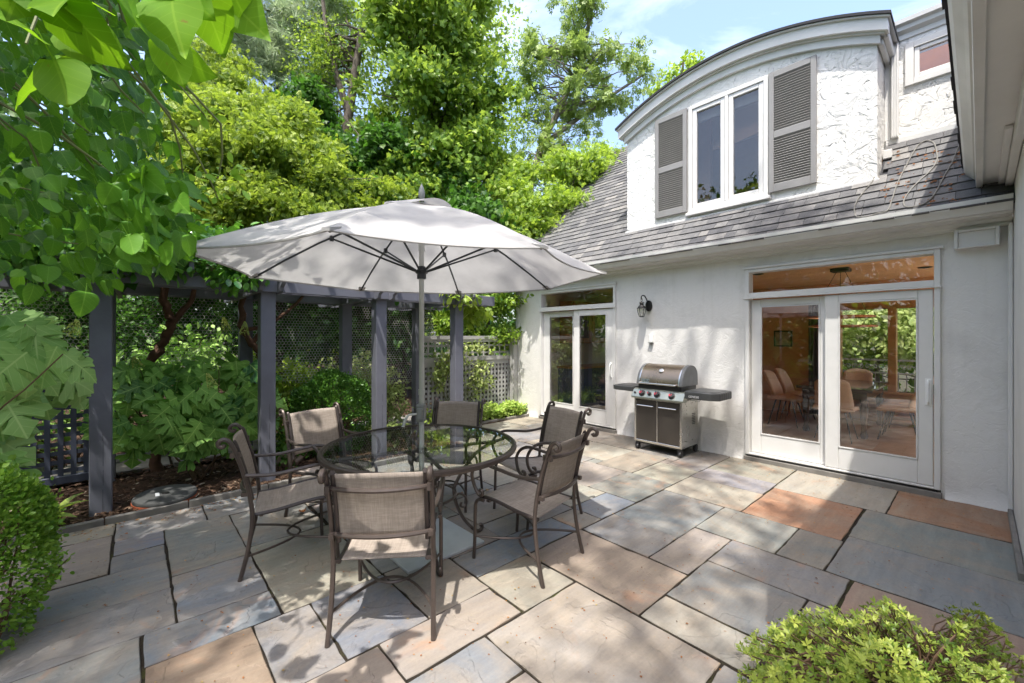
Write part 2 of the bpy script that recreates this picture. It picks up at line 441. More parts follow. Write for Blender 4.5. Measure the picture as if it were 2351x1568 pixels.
M = {}
M['stucco'] = stuccomat('stucco_wall', .26, (.69, .675, .65))
M['stucco_rough'] = stuccomat('stucco_trowelled', 1.0, (.78, .77, .745))
M['trim'] = pmat('white_trim', (.69, .68, .66), .45, var=.10, vscale=3.0, bump=.08, bscale=30)
M['gutter'] = pmat('gutter_white', (.68, .67, .645), .4, var=.16, vscale=2.5)
M['shutter'] = pmat('shutter_grey', (.27, .262, .255), .55, var=.12, vscale=5)
M['shingle'] = tintmat('asphalt_shingle', [(0, (.085, .085, .092)), (.5, (.15, .148, .15)), (1, (.235, .225, .215))], .95, nscale=14, namt=.3, bump=.7, bscale=420)
M['shingle_edge'] = pmat('shingle_edge', (.03, .03, .035), .9, bump=.5, bscale=200)
M['glass'] = glassmat('window_glass', (.96, .97, .965), .075)
M['glass_mirror'] = glassmat('coated_glass', (.95, .96, .955), .14)
M['glass_clear'] = glassmat('transom_glass', (.96, .97, .965), .028)
M['glass_dark'] = glassmat('upper_window_glass', (.88, .87, .86), .055)
M['table_glass'] = glassmat('table_glass', (.95, .98, .96), .05)
M['lantern_glass'] = glassmat('lantern_glass', (.93, .93, .88), .08)
M['wood_paint'] = pmat('slate_paint', (.135, .140, .172), .6, var=.22, vscale=4.0, bump=.25, bscale=26)
M['wood_paint_dark'] = pmat('navy_lattice_paint', (.045, .055, .085), .6, var=.2, vscale=5, bump=.2, bscale=30)
M['fence_paint'] = pmat('fence_grey_paint', (.43, .42, .41), .6, var=.2, vscale=4, bump=.2, bscale=30)
M['bronze'] = pmat('bronze_metal', (.105, .082, .072), .38, .45, var=.25, vscale=18)
M['bronze_dark'] = pmat('bronze_rail', (.075, .06, .056), .42, .45, var=.25, vscale=18)
M['sling'] = fabricmat('taupe_sling', (.46, .39, .335), trans=.12, transp=.12, weave=.16)
M['canopy'] = fabricmat('canopy_cloth', (.585, .572, .56), trans=.34)
M['alu'] = pmat('brushed_pole', (.60, .61, .59), .35, .35, var=.15, vscale=9)
M['dark_metal'] = pmat('umbrella_rib', (.055, .06, .065), .4, .4, var=.2, vscale=12)
M['plastic_grey'] = pmat('grey_plastic', (.22, .23, .225), .5, var=.1)
M['plate'] = pmat('base_plate', (.52, .54, .56), .45, .3, var=.15, vscale=7)
M['rubber_disc'] = pmat('stand_lid', (.055, .057, .056), .7, var=.3, vscale=10, bump=.2)
M['rust_red'] = pmat('rust_red', (.34, .085, .035), .7, var=.3, vscale=16)
M['black'] = pmat('black_iron', (.015, .014, .014), .45, .2, var=.2, vscale=20)
M['grill_lid'] = pmat('grill_lid', (.27, .21, .15), .26, .8, var=.12, vscale=4)
M['grill_dark'] = pmat('grill_door', (.085, .075, .066), .34, .5, var=.15, vscale=3)
M['grill_black'] = pmat('grill_black', (.03, .03, .031), .4, .1, var=.2, vscale=9)
M['grill_shelf'] = pmat('grill_shelf', (.085, .088, .088), .42, .15, var=.2, vscale=9)
M['steel'] = pmat('stainless', (.56, .55, .52), .25, .95, var=.1, vscale=8)
M['panel_steel'] = pmat('control_panel', (.33, .35, .30), .32, .7, var=.12, vscale=6)
M['end_grey'] = pmat('cast_end', (.16, .165, .17), .5, .3, var=.15, vscale=10)
M['red'] = pmat('red_insert', (.42, .02, .035), .35)
M['white'] = pmat('white_plastic', (.78, .78, .77), .4)
M['white_text'] = pmat('white_letter', (.75, .75, .74), .5)
M['black_text'] = pmat('black_letter', (.02, .02, .02), .5)
M['stone'] = stonemat()
M['kerb'] = pmat('kerb_stone', (.22, .205, .185), .85, var=.35, vscale=7, bump=.5, bscale=40)
M['joint'] = groundmat('joint_soil', (.016, .013, .010), (.034, .027, .020), (.075, .085, .016), 3.0)
M['soil'] = groundmat('bark_mulch', (.020, .012, .008), (.055, .032, .020), (.105, .064, .040), 14.0)
M['earth'] = groundmat('woodland_earth', (.03, .028, .016), (.06, .05, .03), (.05, .08, .02), 3.0)
M['mulch'] = tintmat('mulch_chip', [(0, (.03, .017, .01)), (.6, (.12, .068, .042)), (.9, (.20, .13, .085)), (1, (.42, .36, .28))], .9)
M['bark'] = pmat('tree_bark', (.13, .105, .085), .9, var=.5, vscale=9, bump=1.0, bscale=25)
M['bark_grey'] = pmat('grey_bark', (.23, .205, .18), .9, var=.4, vscale=8, bump=1.0, bscale=25)
M['vine_bark'] = pmat('vine_bark', (.115, .055, .03), .85, var=.5, vscale=14, bump=1.0, bscale=30)
M['stem'] = pmat('green_stem', (.17, .19, .055), .6, var=.3, vscale=10)
M['twig'] = pmat('twig_bark', (.16, .095, .055), .8, var=.4, vscale=14)
M['wire'] = pmat('netting_wire', (.50, .48, .45), .6, .0)
M['cable'] = pmat('cable_sheath', (.20, .19, .17), .6, var=.3, vscale=10)
M['litter'] = tintmat('dry_leaf', [(0, (.10, .045, .02)), (.4, (.33, .12, .03)), (.75, (.46, .27, .09)), (1, (.30, .26, .12))], .8, namt=.3, bump=.2)
M['rock'] = pmat('field_rock', (.30, .225, .175), .85, var=.4, vscale=7, bump=.7, bscale=14)
M['bounce_floor'] = pmat('bounce_floor_pale', (.55, .52, .47), .8, var=.15, vscale=3)  # pale colour for the added floor that bounces light indoors
# interior
M['wall_in'] = pmat('ochre_plaster', (.64, .34, .16), .8, var=.2, vscale=2.5)
M['ceil_in'] = pmat('ochre_ceiling', (.74, .43, .22), .8, var=.25, vscale=1.5)
M['floor_in'] = pmat('wood_floor', (.46, .26, .14), .35, var=.3, vscale=5)
M['wood_in'] = pmat('oak_joinery', (.48, .225, .09), .4, var=.3, vscale=6)
M['table_in'] = pmat('dark_table', (.05, .032, .024), .06, var=.2, vscale=5)
M['chair_in'] = pmat('tan_upholstery', (.72, .44, .25), .7, var=.15, vscale=8)
M['copper'] = pmat('copper_bar', (.55, .22, .11), .35, .6)
M['curtain'] = pmat('curtain_cloth', (.10, .085, .075), .9, var=.2)
M['blue_in'] = pmat('blue_cabinet', (.06, .10, .20), .5, var=.2)
M['art'] = pmat('picture_print', (.50, .36, .20), .7, var=.6, vscale=9, var2=(.16, .17, .10))
M['room_dark'] = pmat('attic_plaster', (.46, .32, .235), .85, var=.15)
M['room_red'] = pmat('attic_red', (.34, .125, .045), .85, var=.2)
# foliage
M['lf_big'] = leafmat('big_leaf', (.045, .125, .010), (.14, .29, .014), .46, .6, (.36, .68, .015), spec=.12, veins=.32, spots=True)
M['lf_vine'] = leafmat('broad_leaf', (.026, .088, .016), (.115, .275, .024), .38, .42, (.27, .60, .02), spec=.22, veins=.4)
M['lf_young'] = leafmat('young_leaf', (.16, .34, .03), (.26, .46, .045), .45, .4, (.55, .8, .06))
M['lf_oak'] = leafmat('oakleaf_deep', (.028, .11, .025), (.22, .43, .075), .28, .5, (.18, .45, .04), veins=.6)
M['lf_oak_pale'] = leafmat('oakleaf_pale', (.14, .30, .07), (.36, .55, .18), .3, .5, (.35, .62, .12), veins=.28)
M['lf_box'] = leafmat('box_leaf', (.065, .175, .020), (.27, .44, .06), .3, .35, (.4, .7, .06))
M['lf_box_dark'] = leafmat('box_leaf_deep', (.026, .09, .018), (.13, .28, .04), .25, .38, (.2, .45, .04))
M['lf_maple'] = leafmat('maple_leaf', (.032, .100, .010), (.27, .40, .05), .40, .45, (.56, .76, .09))
M['lf_feather'] = leafmat('feathery_leaf', (.035, .095, .014), (.37, .46, .060), .40, .5, (.55, .74, .06))
M['lf_ash'] = leafmat('ash_leaf', (.085, .15, .035), (.32, .42, .11), .36, .45, (.45, .62, .10))
M['lf_lime'] = leafmat('lime_leaf', (.10, .19, .024), (.40, .50, .10), .42, .45, (.65, .9, .06))
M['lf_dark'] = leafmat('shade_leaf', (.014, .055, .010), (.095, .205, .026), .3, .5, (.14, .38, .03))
M['lf_pine'] = leafmat('pine_needle', (.22, .30, .18), (.62, .68, .46), .4, .55, (.35, .48, .22))
M['lf_gloss'] = leafmat('glossy_leaf', (.030, .115, .018), (.135, .32, .040), .3, .28, (.28, .62, .05), spec=.6)
M['lf_azalea'] = leafmat('azalea_leaf', (.09, .17, .022), (.46, .52, .10), .36, .4, (.7, .85, .12))
M['lf_cover'] = leafmat('cover_leaf', (.20, .36, .05), (.52, .62, .17), .35, .45, (.75, .9, .22))
M['lf_pale'] = leafmat('pale_leaf', (.17, .26, .06), (.50, .56, .22), .35, .45, (.7, .8, .3))
M['flower'] = tintmat('panicle_bud', [(0, (.28, .40, .05)), (1, (.55, .60, .16))], .7)
# ================================================================= GROUND, PATIO, BED
g = mb(); g.quad((-120, -120, -.05), (120, -120, -.05), (120, 120, -.05), (-120, 120, -.05))
tag(g.build('ground', M['earth']), kind='structure')
g = mb(); g.quad((-6, -6, -.011), (5.85, -6, -.011), (5.85, 5.95, -.011), (-6, 5.95, -.011))
tag(g.build('patio_bedding', M['joint']), kind='structure')

BL, TN, OR, LI, GR, SA = (.165, .186, .216), (.245, .222, .190), (.31, .168, .098), (.205, .203, .205), (.205, .212, .210), (.282, .262, .228)
PK, RT = (.255, .178, .135), (.262, .21, .165)
SLABS = [
 (-.95, 4.54, -.10, 4.83, TN), (-.10, 4.39, .48, 4.82, GR), (.48, 4.38, 1.20, 4.83, GR), (-1.0, 3.82, -.11, 4.54, TN),
 (-.10, 4.10, .19, 4.39, BL), (-.11, 3.80, .185, 4.10, LI), (.19, 3.50, .63, 4.385, GR), (.63, 3.62, 1.20, 4.38, GR),
 (-1.0, 3.36, .185, 3.81, GR), (.185, 2.92, .63, 3.50, BL), (-1.0, 2.92, .185, 3.36, LI), (.04, 2.62, .63, 2.92, BL),
 (-.9, 1.9, .035, 2.92, GR), (.04, 1.85, .48, 2.62, PK), (.48, 2.03, .77, 2.615, LI), (.635, 2.615, 1.22, 3.62, SA),
 (.77, 2.03, 1.22, 2.615, BL), (1.22, 2.03, 1.65, 2.62, TN), (.92, 1.73, 1.64, 2.03, SA), (.48, 1.42, .92, 2.03, TN),
 (1.65, 1.72, 2.09, 2.17, SA), (1.66, 2.17, 2.68, 2.47, BL), (2.10, 1.27, 2.69, 2.16, RT), (1.36, .82, 2.09, 1.715, SA),
 (.91, 1.42, 1.36, 1.72, BL), (.91, .80, 1.36, 1.42, TN), (2.10, .70, 2.38, 1.27, SA), (2.39, .68, 2.97, 1.27, GR),
 (2.97, .55, 3.41, 1.27, GR), (2.70, 1.27, 3.41, 1.56, SA), (2.70, 1.56, 3.14, 2.15, GR), (3.14, 1.56, 4.02, 2.15, GR),
 (3.42, .98, 4.02, 1.56, GR), (3.42, .69, 4.02, .98, GR), (4.02, .70, 4.91, 1.42, OR), (4.92, .55, 5.80, 1.43, SA),
 (4.93, -.25, 5.80, .55, OR), (4.16, -.25, 4.92, .69, GR), (3.42, -.25, 4.16, .69, GR), (2.75, -.3, 3.41, .54, PK),
 (2.1, -.3, 2.74, .68, TN), (4.02, 1.42, 4.62, 2.16, SA), (4.62, 1.43, 5.06, 2.16, GR), (5.06, 1.43, 5.80, 2.16, SA),
 (1.22, 2.62, 1.66, 3.40, GR), (1.66, 2.47, 2.13, 3.05, TN), (2.13, 2.47, 2.98, 2.76, GR), (2.98, 2.16, 3.52, 2.50, BL),
 (2.68, 2.16, 2.98, 2.47, TN), (2.98, 2.50, 3.52, 3.02, SA), (2.13, 2.76, 2.98, 3.35, SA), (3.52, 2.16, 4.24, 2.72, GR),
 (4.24, 2.16, 4.86, 2.66, SA), (4.86, 2.16, 5.80, 2.56, GR), (3.52, 2.72, 4.24, 3.30, SA), (4.24, 2.66, 5.10, 3.16, TN), (4.862, 2.555, 5.10, 2.66, TN), (4.24, 3.16, 4.40, 3.30, GR),
 (5.10, 2.56, 5.80, 3.16, GR), (1.22, 3.40, 1.66, 4.12, LI), (1.66, 3.05, 2.13, 3.80, GR), (2.13, 3.35, 2.80, 3.80, GR),
 (2.80, 3.35, 3.52, 4.02, SA), (2.98, 3.02, 3.52, 3.35, LI), (3.52, 3.30, 4.40, 3.86, GR), (4.40, 3.16, 5.10, 3.86, SA),
 (5.10, 3.16, 5.80, 3.80, TN), (1.20, 4.12, 1.90, 4.83, TN), (1.66, 3.80, 2.80, 4.12, SA), (1.90, 4.12, 2.80, 4.83, GR),
 (2.80, 4.02, 3.52, 4.83, TN), (3.52, 3.86, 4.30, 4.60, GR), (4.30, 3.86, 5.10, 4.50, SA), (5.10, 3.80, 5.80, 4.70, SA),
 (3.52, 4.60, 4.30, 5.30, TN), (4.30, 4.50, 5.10, 5.20, GR), (5.10, 4.70, 5.80, 5.35, GR), (3.60, 5.30, 4.30, 5.90, SA),
 (4.30, 5.20, 5.10, 5.90, SA), (5.10, 5.35, 5.80, 5.90, SA), (2.9, 4.83, 3.52, 5.0, GR),
 (.48, .70, .91, 1.42, GR), (2.742, .545, 2.968, .68, GR), (.04, 1.2, .48, 1.85, LI), (-.5, 1.1, .035, 1.9, TN), (1.36, .1, 2.09, .82, GR), (.6, .1, 1.36, .70, LI),
 (-.3, .2, .6, .70, SA), (-.3, .70, .48, 1.1, BL), (-.3, -1.2, .6, .2, GR), (.6, -1.2, 2.0, .1, TN), (2.0, -1.5, 3.4, -.3, GR), (-2.5, -1.2, -.3, 1.2, GR),
]
def fill_gaps(x0, x1, y0, y1, st=.05):
    nx, ny = int((x1 - x0) / st), int((y1 - y0) / st); cov = np.zeros((nx, ny), bool)
    for (a, b, c, d, _) in SLABS:
        i0, i1 = [int(round((v - x0) / st)) for v in (a, c)]; j0, j1 = [int(round((v - y0) / st)) for v in (b, d)]
        cov[max(0, i0):max(0, i1), max(0, j0):max(0, j1)] = True
    for i in range(nx):
        for j in range(ny):
            if cov[i, j]: continue
            p = i
            while p < nx and not cov[p, j] and p - i < 20: p += 1
            q = j
            while q < ny and not cov[i:p, q].any() and q - j < 14: q += 1
            cov[i:p, j:q] = True
            if p - i >= 2 and q - j >= 2: SLABS.append((x0 + i * st, y0 + j * st, x0 + p * st, y0 + q * st, random.choice((GR, TN, BL, SA))))
fill_gaps(-2.6, 4.2, -1.6, 1.9)
def build_patio():
    verts, faces, cols, seeds = [], [], [], []
    rnd = random.Random(5)
    for (x0, y0, x1, y1, c) in SLABS:
        gp = .0046
        x0, y0, x1, y1 = x0 + gp, y0 + gp, x1 - gp, y1 - gp
        ring = []
        def edge(ax, ay, bx, by):
            L = math.hypot(bx - ax, by - ay); n = max(2, int(L / .07))
            nx, ny = -(by - ay) / L, (bx - ax) / L
            ph = rnd.random() * 9
            for i in range(n):
                t = i / n
                w = (.0016 * math.sin(ph + t * L * 17) + rnd.uniform(-.0022, .0022) + (rnd.random() < .03) * .008) if i else .004
                ring.append((ax + (bx - ax) * t + nx * w, ay + (by - ay) * t + ny * w))
        edge(x0, y0, x1, y0); edge(x1, y0, x1, y1); edge(x1, y1, x0, y1); edge(x0, y1, x0, y0)
        k = len(ring); b = len(verts)
        mx, my = (x0 + x1) / 2, (y0 + y1) / 2
        dz = rnd.uniform(-.0025, .0025); tx, ty = rnd.uniform(-.003, .003), rnd.uniform(-.003, .003)
        def zt(x, y): return dz + tx * (x - mx) + ty * (y - my)
        def inset(p, w):
            dx, dy = mx - p[0], my - p[1]; L = math.hypot(dx, dy); return (p[0] + dx / L * w, p[1] + dy / L * w)
        for p in ring: verts.append((p[0], p[1], -.03))
        for p in ring: verts.append((p[0], p[1], zt(*p) - .004))
        for p in ring:
            q = inset(p, .0045); verts.append((q[0], q[1], zt(*q)))
        nf = 0
        for i in range(k):
            j = (i + 1) % k
            faces.append((b + i, b + j, b + k + j, b + k + i)); faces.append((b + k + i, b + k + j, b + 2 * k + j, b + 2 * k + i)); nf += 2
        faces.append(tuple(b + 2 * k + i for i in range(k))); nf += 1
        v = rnd.uniform(.88, 1.14)
        cc = tuple(q * v * rnd.uniform(.96, 1.04) for q in c)
        sd = (rnd.uniform(0, 50), rnd.uniform(0, 50), rnd.uniform(0, 50))
        cols += [((.030, .025, .019, 1) if (q_ % 2 == 0 and q_ < 2 * k) else (*cc, 1)) for q_ in range(nf)]; seeds += [sd] * nf
    me = bpy.data.meshes.new('patio'); me.from_pydata(verts, [], faces)
    a = me.attributes.new('slab_colour', 'FLOAT_COLOR', 'FACE'); a.data.foreach_set('color', np.array(cols, dtype=np.float32).ravel())
    a = me.attributes.new('slab_seed', 'FLOAT_VECTOR', 'FACE'); a.data.foreach_set('vector', np.array(seeds, dtype=np.float32).ravel())
    tag(link_mesh('patio', me, M['stone']), kind='structure')
build_patio()

# planting bed: one gently uneven sheet of bark mulch behind the kerb
def bed_fn(x0, x1, y0, y1, hump=.05):
    def fn(u, v):
        x, y = x0 + (x1 - x0) * u, y0 + (y1 - y0) * v
        e = min(u, 1 - u, v, 1 - v) * 8
        return (x, y, -.02 + hump * min(1, e) + .018 * math.sin(x * 5.1 + y * 3) * math.sin(y * 6.3) + RNG.normal(0, .005))
    return fn
g = mb(); g.grid(bed_fn(-6, 3.62, 4.87, 6.35), 120, 24)
tag(g.build('bed_soil', M['soil'], smooth=True), kind='structure')
g = mb(); g.grid(bed_fn(3.62, 5.82, 5.86, 6.5), 30, 10)
tag(g.build('bed_soil', M['soil'], smooth=True), kind='structure')
# kerb
g = mb(); x = -1.6
rnd = random.Random(3)
while x < 3.5:
    w = rnd.uniform(.55, .95); g.box(x, min(x + w - .008, 3.55), 4.832, 4.878 + rnd.uniform(-.003, .003), -.03, .055 + rnd.uniform(-.006, .006)); x += w
g.box(3.50, 3.548, 4.882, 5.9, -.03, .05); g.box(3.552, 5.82, 5.905, 5.95, -.03, .05)
tag(g.build('kerb', M['kerb'], bevel=.006), kind='structure')
# path of flat stones behind the pergola
g = mb(); x = -2.4
while x < 3.6:
    w = rnd.uniform(.42, .7)
    for y0 in (6.42, 6.92):
        g.box(x + .015, x + w - .015, y0 + rnd.uniform(0, .02), y0 + .46, .0, .045 + rnd.uniform(0, .012))
    x += w
tag(g.build('path', M['kerb'], bevel=.008), kind='structure')
# rising bank behind the path
g = mb()
g.grid(lambda u, v: (-9 + 19 * u, 7.45 + 5 * v, -.04 + .75 * min(1, v * 2.2) ** .8 + .06 * math.sin(u * 40) * v + RNG.normal(0, .012)), 70, 24)
tag(g.build('bank', M['soil'], smooth=True), kind='structure')
# loose mulch chips: uncountable
def chips(name, n, fn, lo, hi):
    m = mb()
    for i in range(n):
        x, y, z = fn(); L = random.uniform(lo, hi); w = L * random.uniform(.18, .5)
        R = Matrix.Translation((x, y, z)) @ Matrix.Rotation(random.uniform(0, 6.3), 4, 'Z') @ Matrix.Rotation(random.gauss(0, .35), 4, 'X') @ Matrix.Rotation(random.gauss(0, .3), 4, 'Y')
        m.box(-L, L, -w, w, 0, w * .5, R, tint=random.random() ** 1.2)
    return tag(m.build(name, M['mulch'], tints=True), kind='stuff')
chips('bark_chips', 5200, lambda: (random.uniform(-1.6, 3.5), 4.9 + 1.5 * random.random() ** 1.3, .035 + random.random() * .012), .006, .028)

# ================================================================= HOUSE
XW = 5.8
house = empty('house', (5.8, 3.0, 0), label='white stucco house with a grey shingle roof, arched dormer and two glazed sliding doors', cat='house')
def hp(m, name, mat, par=house, **k): return m.build(name, M[mat], par, **k)

# main wall with two door openings (near Y .25-1.99, far Y 3.92-5.62)
w = mb()
for (a, b) in ((-.30, .25), (1.99, 3.92), (5.62, 6.2)): w.box(XW, XW + .2, a, b, -.05, 2.62)
for (a, b) in ((.25, 1.99), (3.92, 5.62)):
    w.box(XW, XW + .2, a, b, 2.40, 2.62)
hp(w, 'wall', 'stucco')
# stucco toe flaring out at the base of the walls
w = mb()
for (a, b) in ((-.2, .22), (2.02, 3.89), (5.65, 6.2)):
    k = max(3, int((b - a) / .08)); w = mb()
    w.grid(lambda u, v: (XW - .004 - (.035 + .012 * math.sin(u * (b - a) * 19)) * (1 - v) ** 2, a + (b - a) * u, -.03 + (.16 + .04 * math.sin(u * (b - a) * 11)) * v), k, 5)
    hp(w, 'wall_base', 'stucco', smooth=True)
# gable end wall and hidden back of the shell
w = mb(); w.prism([(6.0, -.05), (9.95, -.05), (9.95, 6.1), (9.05, 6.1), (6.0, 3.1)], 'y', 6.0, 6.2)
hp(w, 'gable_wall', 'stucco')

hp(mb().box(5.785, 5.97, 6.205, 6.30, -.05, 2.455), 'corner_pilaster', 'trim', bevel=.006)
# eave: frieze, cove mouldings, gutter
P = [(5.80, 2.545), (5.772, 2.545), (5.768, 2.575), (5.745, 2.585), (5.74, 2.615), (5.60, 2.622), (5.585, 2.64), (5.585, 2.70), (5.80, 2.76)]
hp(mb().prism(P, 'y', -.195, 6.32), 'cornice', 'trim')
P = [(5.582, 2.632), (5.52, 2.632), (5.505, 2.655), (5.475, 2.69), (5.462, 2.715), (5.46, 2.752), (5.472, 2.752), (5.476, 2.735), (5.575, 2.735), (5.582, 2.735)]
hp(mb().prism(P, 'y', -.19, 6.34), 'gutter', 'gutter')
# little cornice return at the far corner
hp(mb().prism([(5.44, 2.46), (5.82, 2.46), (5.82, 2.54), (5.76, 2.54), (5.36, 2.54), (5.36, 2.50)], 'y', 6.04, 6.30), 'cornice_return', 'trim', bevel=.008)

# main roof: underlay with the dormer left open, then individual shingle tabs
RS = .98
def rz(x): return 2.72 + (x - 5.5) * RS
def slope_box(m, x0, x1, y0, y1, th, lift, tint=.5):
    nx, nz = -RS / math.hypot(1, RS), 1 / math.hypot(1, RS)
    n = len(m.v)
    for (x, h0) in ((x0, lift), (x1, lift)):
        for y in (y0, y1):
            for t in (0, th):
                m.v.append((x + nx * (h0 + t), y, rz(x) + nz * (h0 + t)))
    for f in ((0, 1, 3, 2), (4, 6, 7, 5), (0, 4, 5, 1), (2, 3, 7, 6), (1, 5, 7, 3), (0, 2, 6, 4)): m.face([n + i for i in f], tint)
r = mb()
slope_box(r, 5.50, 9.05, 3.90, 6.33, .03, -.05); slope_box(r, 5.50, 6.10, .74, 3.90, .03, -.05)
slope_box(r, 5.50, 6.66, -.60, .74, .03, -.05); slope_box(r, 8.3, 9.05, -2, 3.90, .03, -.05)
r.box(9.05, 9.95, -2, 6.33, 6.12, 6.15)
roof = hp(r, 'roof', 'shingle_edge')
sh = mb(); rnd = random.Random(8)
ex = .102
row = 0; x = 5.475
while x < 9.05:
    y = -.55 + rnd.uniform(-.3, 0)
    while y < 6.36:
        wd = rnd.choice((.12, .16, .2, .24, .3)) * rnd.uniform(.9, 1.1); y1 = min(y + wd, 6.36)
        ok = True
        ym = (y + y1) / 2
        if .74 < ym < 3.9 and 6.06 < x + .03 < 8.3: ok = False
        if ym <= .74 and x + .03 > 6.62: ok = False
        if y < .74 < y1 and x > 6.02: y1 = .74
        if ok:
            tall = rnd.random() < .5
            n = len(sh.v)
            lo = .010 if tall else .005
            slope_tint = min(1, max(0, rnd.gauss(.5, .22)))
            nx, nz = -RS / math.hypot(1, RS), 1 / math.hypot(1, RS)
            xa, xb = x - (.006 if tall else 0), x + ex * 1.35
            for (xx, h) in ((xa, .012), (xb, .0)):
                for yy in (y + .002, y1 - .002):
                    for t in (-.008, lo if xx == xa else .001):
                        sh.v.append((xx + nx * (h + t), yy, rz(xx) + nz * (h + t)))
            for f in ((0, 1, 3, 2), (4, 6, 7, 5), (0, 4, 5, 1), (2, 3, 7, 6), (1, 5, 7, 3)): sh.face([n + i for i in f], slope_tint)
        y += wd
    x += ex
hp(sh, 'shingles', 'shingle', roof, tints=True)
# rake board on the gable edge
rk = mb(); slope_box(rk, 5.46, 9.05, 6.335, 6.37, .14, -.15); hp(rk, 'rake_board', 'trim')

# ---- dormer
DX, DY0, DY1 = 6.07, .75, 3.89
DM = (DY0 + DY1) / 2; DW = (DY1 - DY0) / 2
def arch(y, base=4.79, rise=.37): return base + rise * (1 - ((y - DM) / DW) ** 2)
WY0, WY1, WZ0, WZ1 = 1.81, 2.85, 3.36, 4.91
d = mb()
def apts(y0, y1, off=0.0, n=14): return [(y0 + (y1 - y0) * i / n, arch(y0 + (y1 - y0) * i / n) + off) for i in range(n + 1)]
def wall_piece(y0, y1, z0):
    top = apts(y0, y1); d.band([(p[0], z0) for p in top], top, 'x', DX, DX + .16)
wall_piece(DY0, WY0, 3.16); wall_piece(WY1, DY1, 3.16); wall_piece(WY0, WY1, WZ1); d.box(DX, DX + .16, WY0, WY1, 3.16, WZ0)
d.box(DX + .16, 8.4, DY0, DY0 + .14, 3.2, 4.79); d.box(DX + .16, 8.4, DY1 - .14, DY1, 3.2, 4.79)
dorm = hp(d, 'dormer', 'stucco_rough')
# attic room behind the window
q = mb(); q.box(6.24, 8.3, .9, 3.74, 3.22, 3.26); q.box(8.2, 8.3, .9, 3.74, 3.26, 5.1); q.box(6.3, 6.34, .9, 1.2, 3.26, 5.0); q.box(6.9, 7.0, 2.9, 3.7, 3.26, 5.1)
hp(q, 'attic_room', 'room_dark')
# arched fascia in two steps, each a curved band
EY0, EY1 = DY0 - .07, DY1 + .07
def ab(lo, hi, x0, x1, name, mat, e0=EY0, e1=EY1, n=36):
    L = [(e0 + (e1 - e0) * i / n, arch(e0 + (e1 - e0) * i / n)) for i in range(n + 1)]
    m = mb(); m.band([(p[0], p[1] + lo) for p in L], [(p[0], p[1] + hi) for p in L], 'x', x0, x1)
    return hp(m, name, mat, dorm)
ab(-.035, .055, DX - .045, DX - .002, 'frieze_moulding', 'trim', DY0 - .03, DY1 + .03)
ab(.055, .075, DX - .075, DX - .002, 'bead_moulding', 'trim')
ab(.075, .205, DX - .115, DX - .002, 'fascia', 'trim', EY0 - .03, EY1 + .03)
ab(.205, .222, DX - .145, 8.6, 'drip_edge', 'trim', EY0 - .05, EY1 + .05)
ab(.224, .255, DX - .165, 8.6, 'dormer_roof', 'shingle_edge', EY0 - .06, EY1 + .06)
# side eaves of the dormer
m = mb(); m.box(DX, 8.4, EY0 - .02, DY0 - .002, 4.80, 4.90); m.box(DX, 8.4, DY0 - .05, DY0 - .004, 4.74, 4.802); hp(m, 'side_eave', 'trim', dorm, bevel=.008)
hp(mb().box(DX, 8.4, DY1 + .002, EY1 + .02, 4.80, 4.90), 'side_eave', 'trim', dorm, bevel=.008)
# apron flashing under the dormer
m = mb(); m.box(DX - .035, DX - .002, DY0 - .02, DY1 + .02, 3.235, 3.285); hp(m, 'sill_apron', 'trim', dorm, bevel=.005)

# ---- dormer window: frame, two casements, panes
wn = mb()
fx0, fx1 = DX - .035, DX + .06
t = .055
wn.box(fx0, fx1, WY0, WY0 + t, WZ0, WZ1); wn.box(fx0, fx1, WY1 - t, WY1, WZ0, WZ1)
wn.box(fx0, fx1, WY0 + t, WY1 - t, WZ1 - t, WZ1); wn.box(fx0, fx1, WY0 + t, WY1 - t, WZ0, WZ0 + t)
wn.box(fx0, fx1, DM - .022, DM + .022, WZ0 + t, WZ1 - t); wn.box(fx0 - .03, fx1, WY0 - .03, WY1 + .03, WZ0 - .045, WZ0 - .003)
win = hp(wn, 'dormer_window', 'trim', bevel=.005)
for (a, b) in ((WY0 + t + .003, DM - .025), (DM + .025, WY1 - t - .003)):
    s_ = mb(); z0, z1 = WZ0 + t + .003, WZ1 - t - .003; sx0, sx1 = DX - .022, DX + .03; u = .058
    s_.box(sx0, sx1, a, a + u, z0, z1); s_.box(sx0, sx1, b - u, b, z0, z1); s_.box(sx0, sx1, a + u, b - u, z0, z0 + u); s_.box(sx0, sx1, a + u, b - u, z1 - u, z1)
    hp(s_, 'sash', 'trim', win, bevel=.006)
    hp(mb().box(DX + .003, DX + .008, a + u - .004, b - u + .004, z0 + u - .004, z1 - u + .004), 'pane', 'glass_dark', win)
    hp(mb().box(DX + .07, DX + .12, a + .02, b - .02, z1 - .17, z1 - .02), 'blind', 'plastic_grey', win)

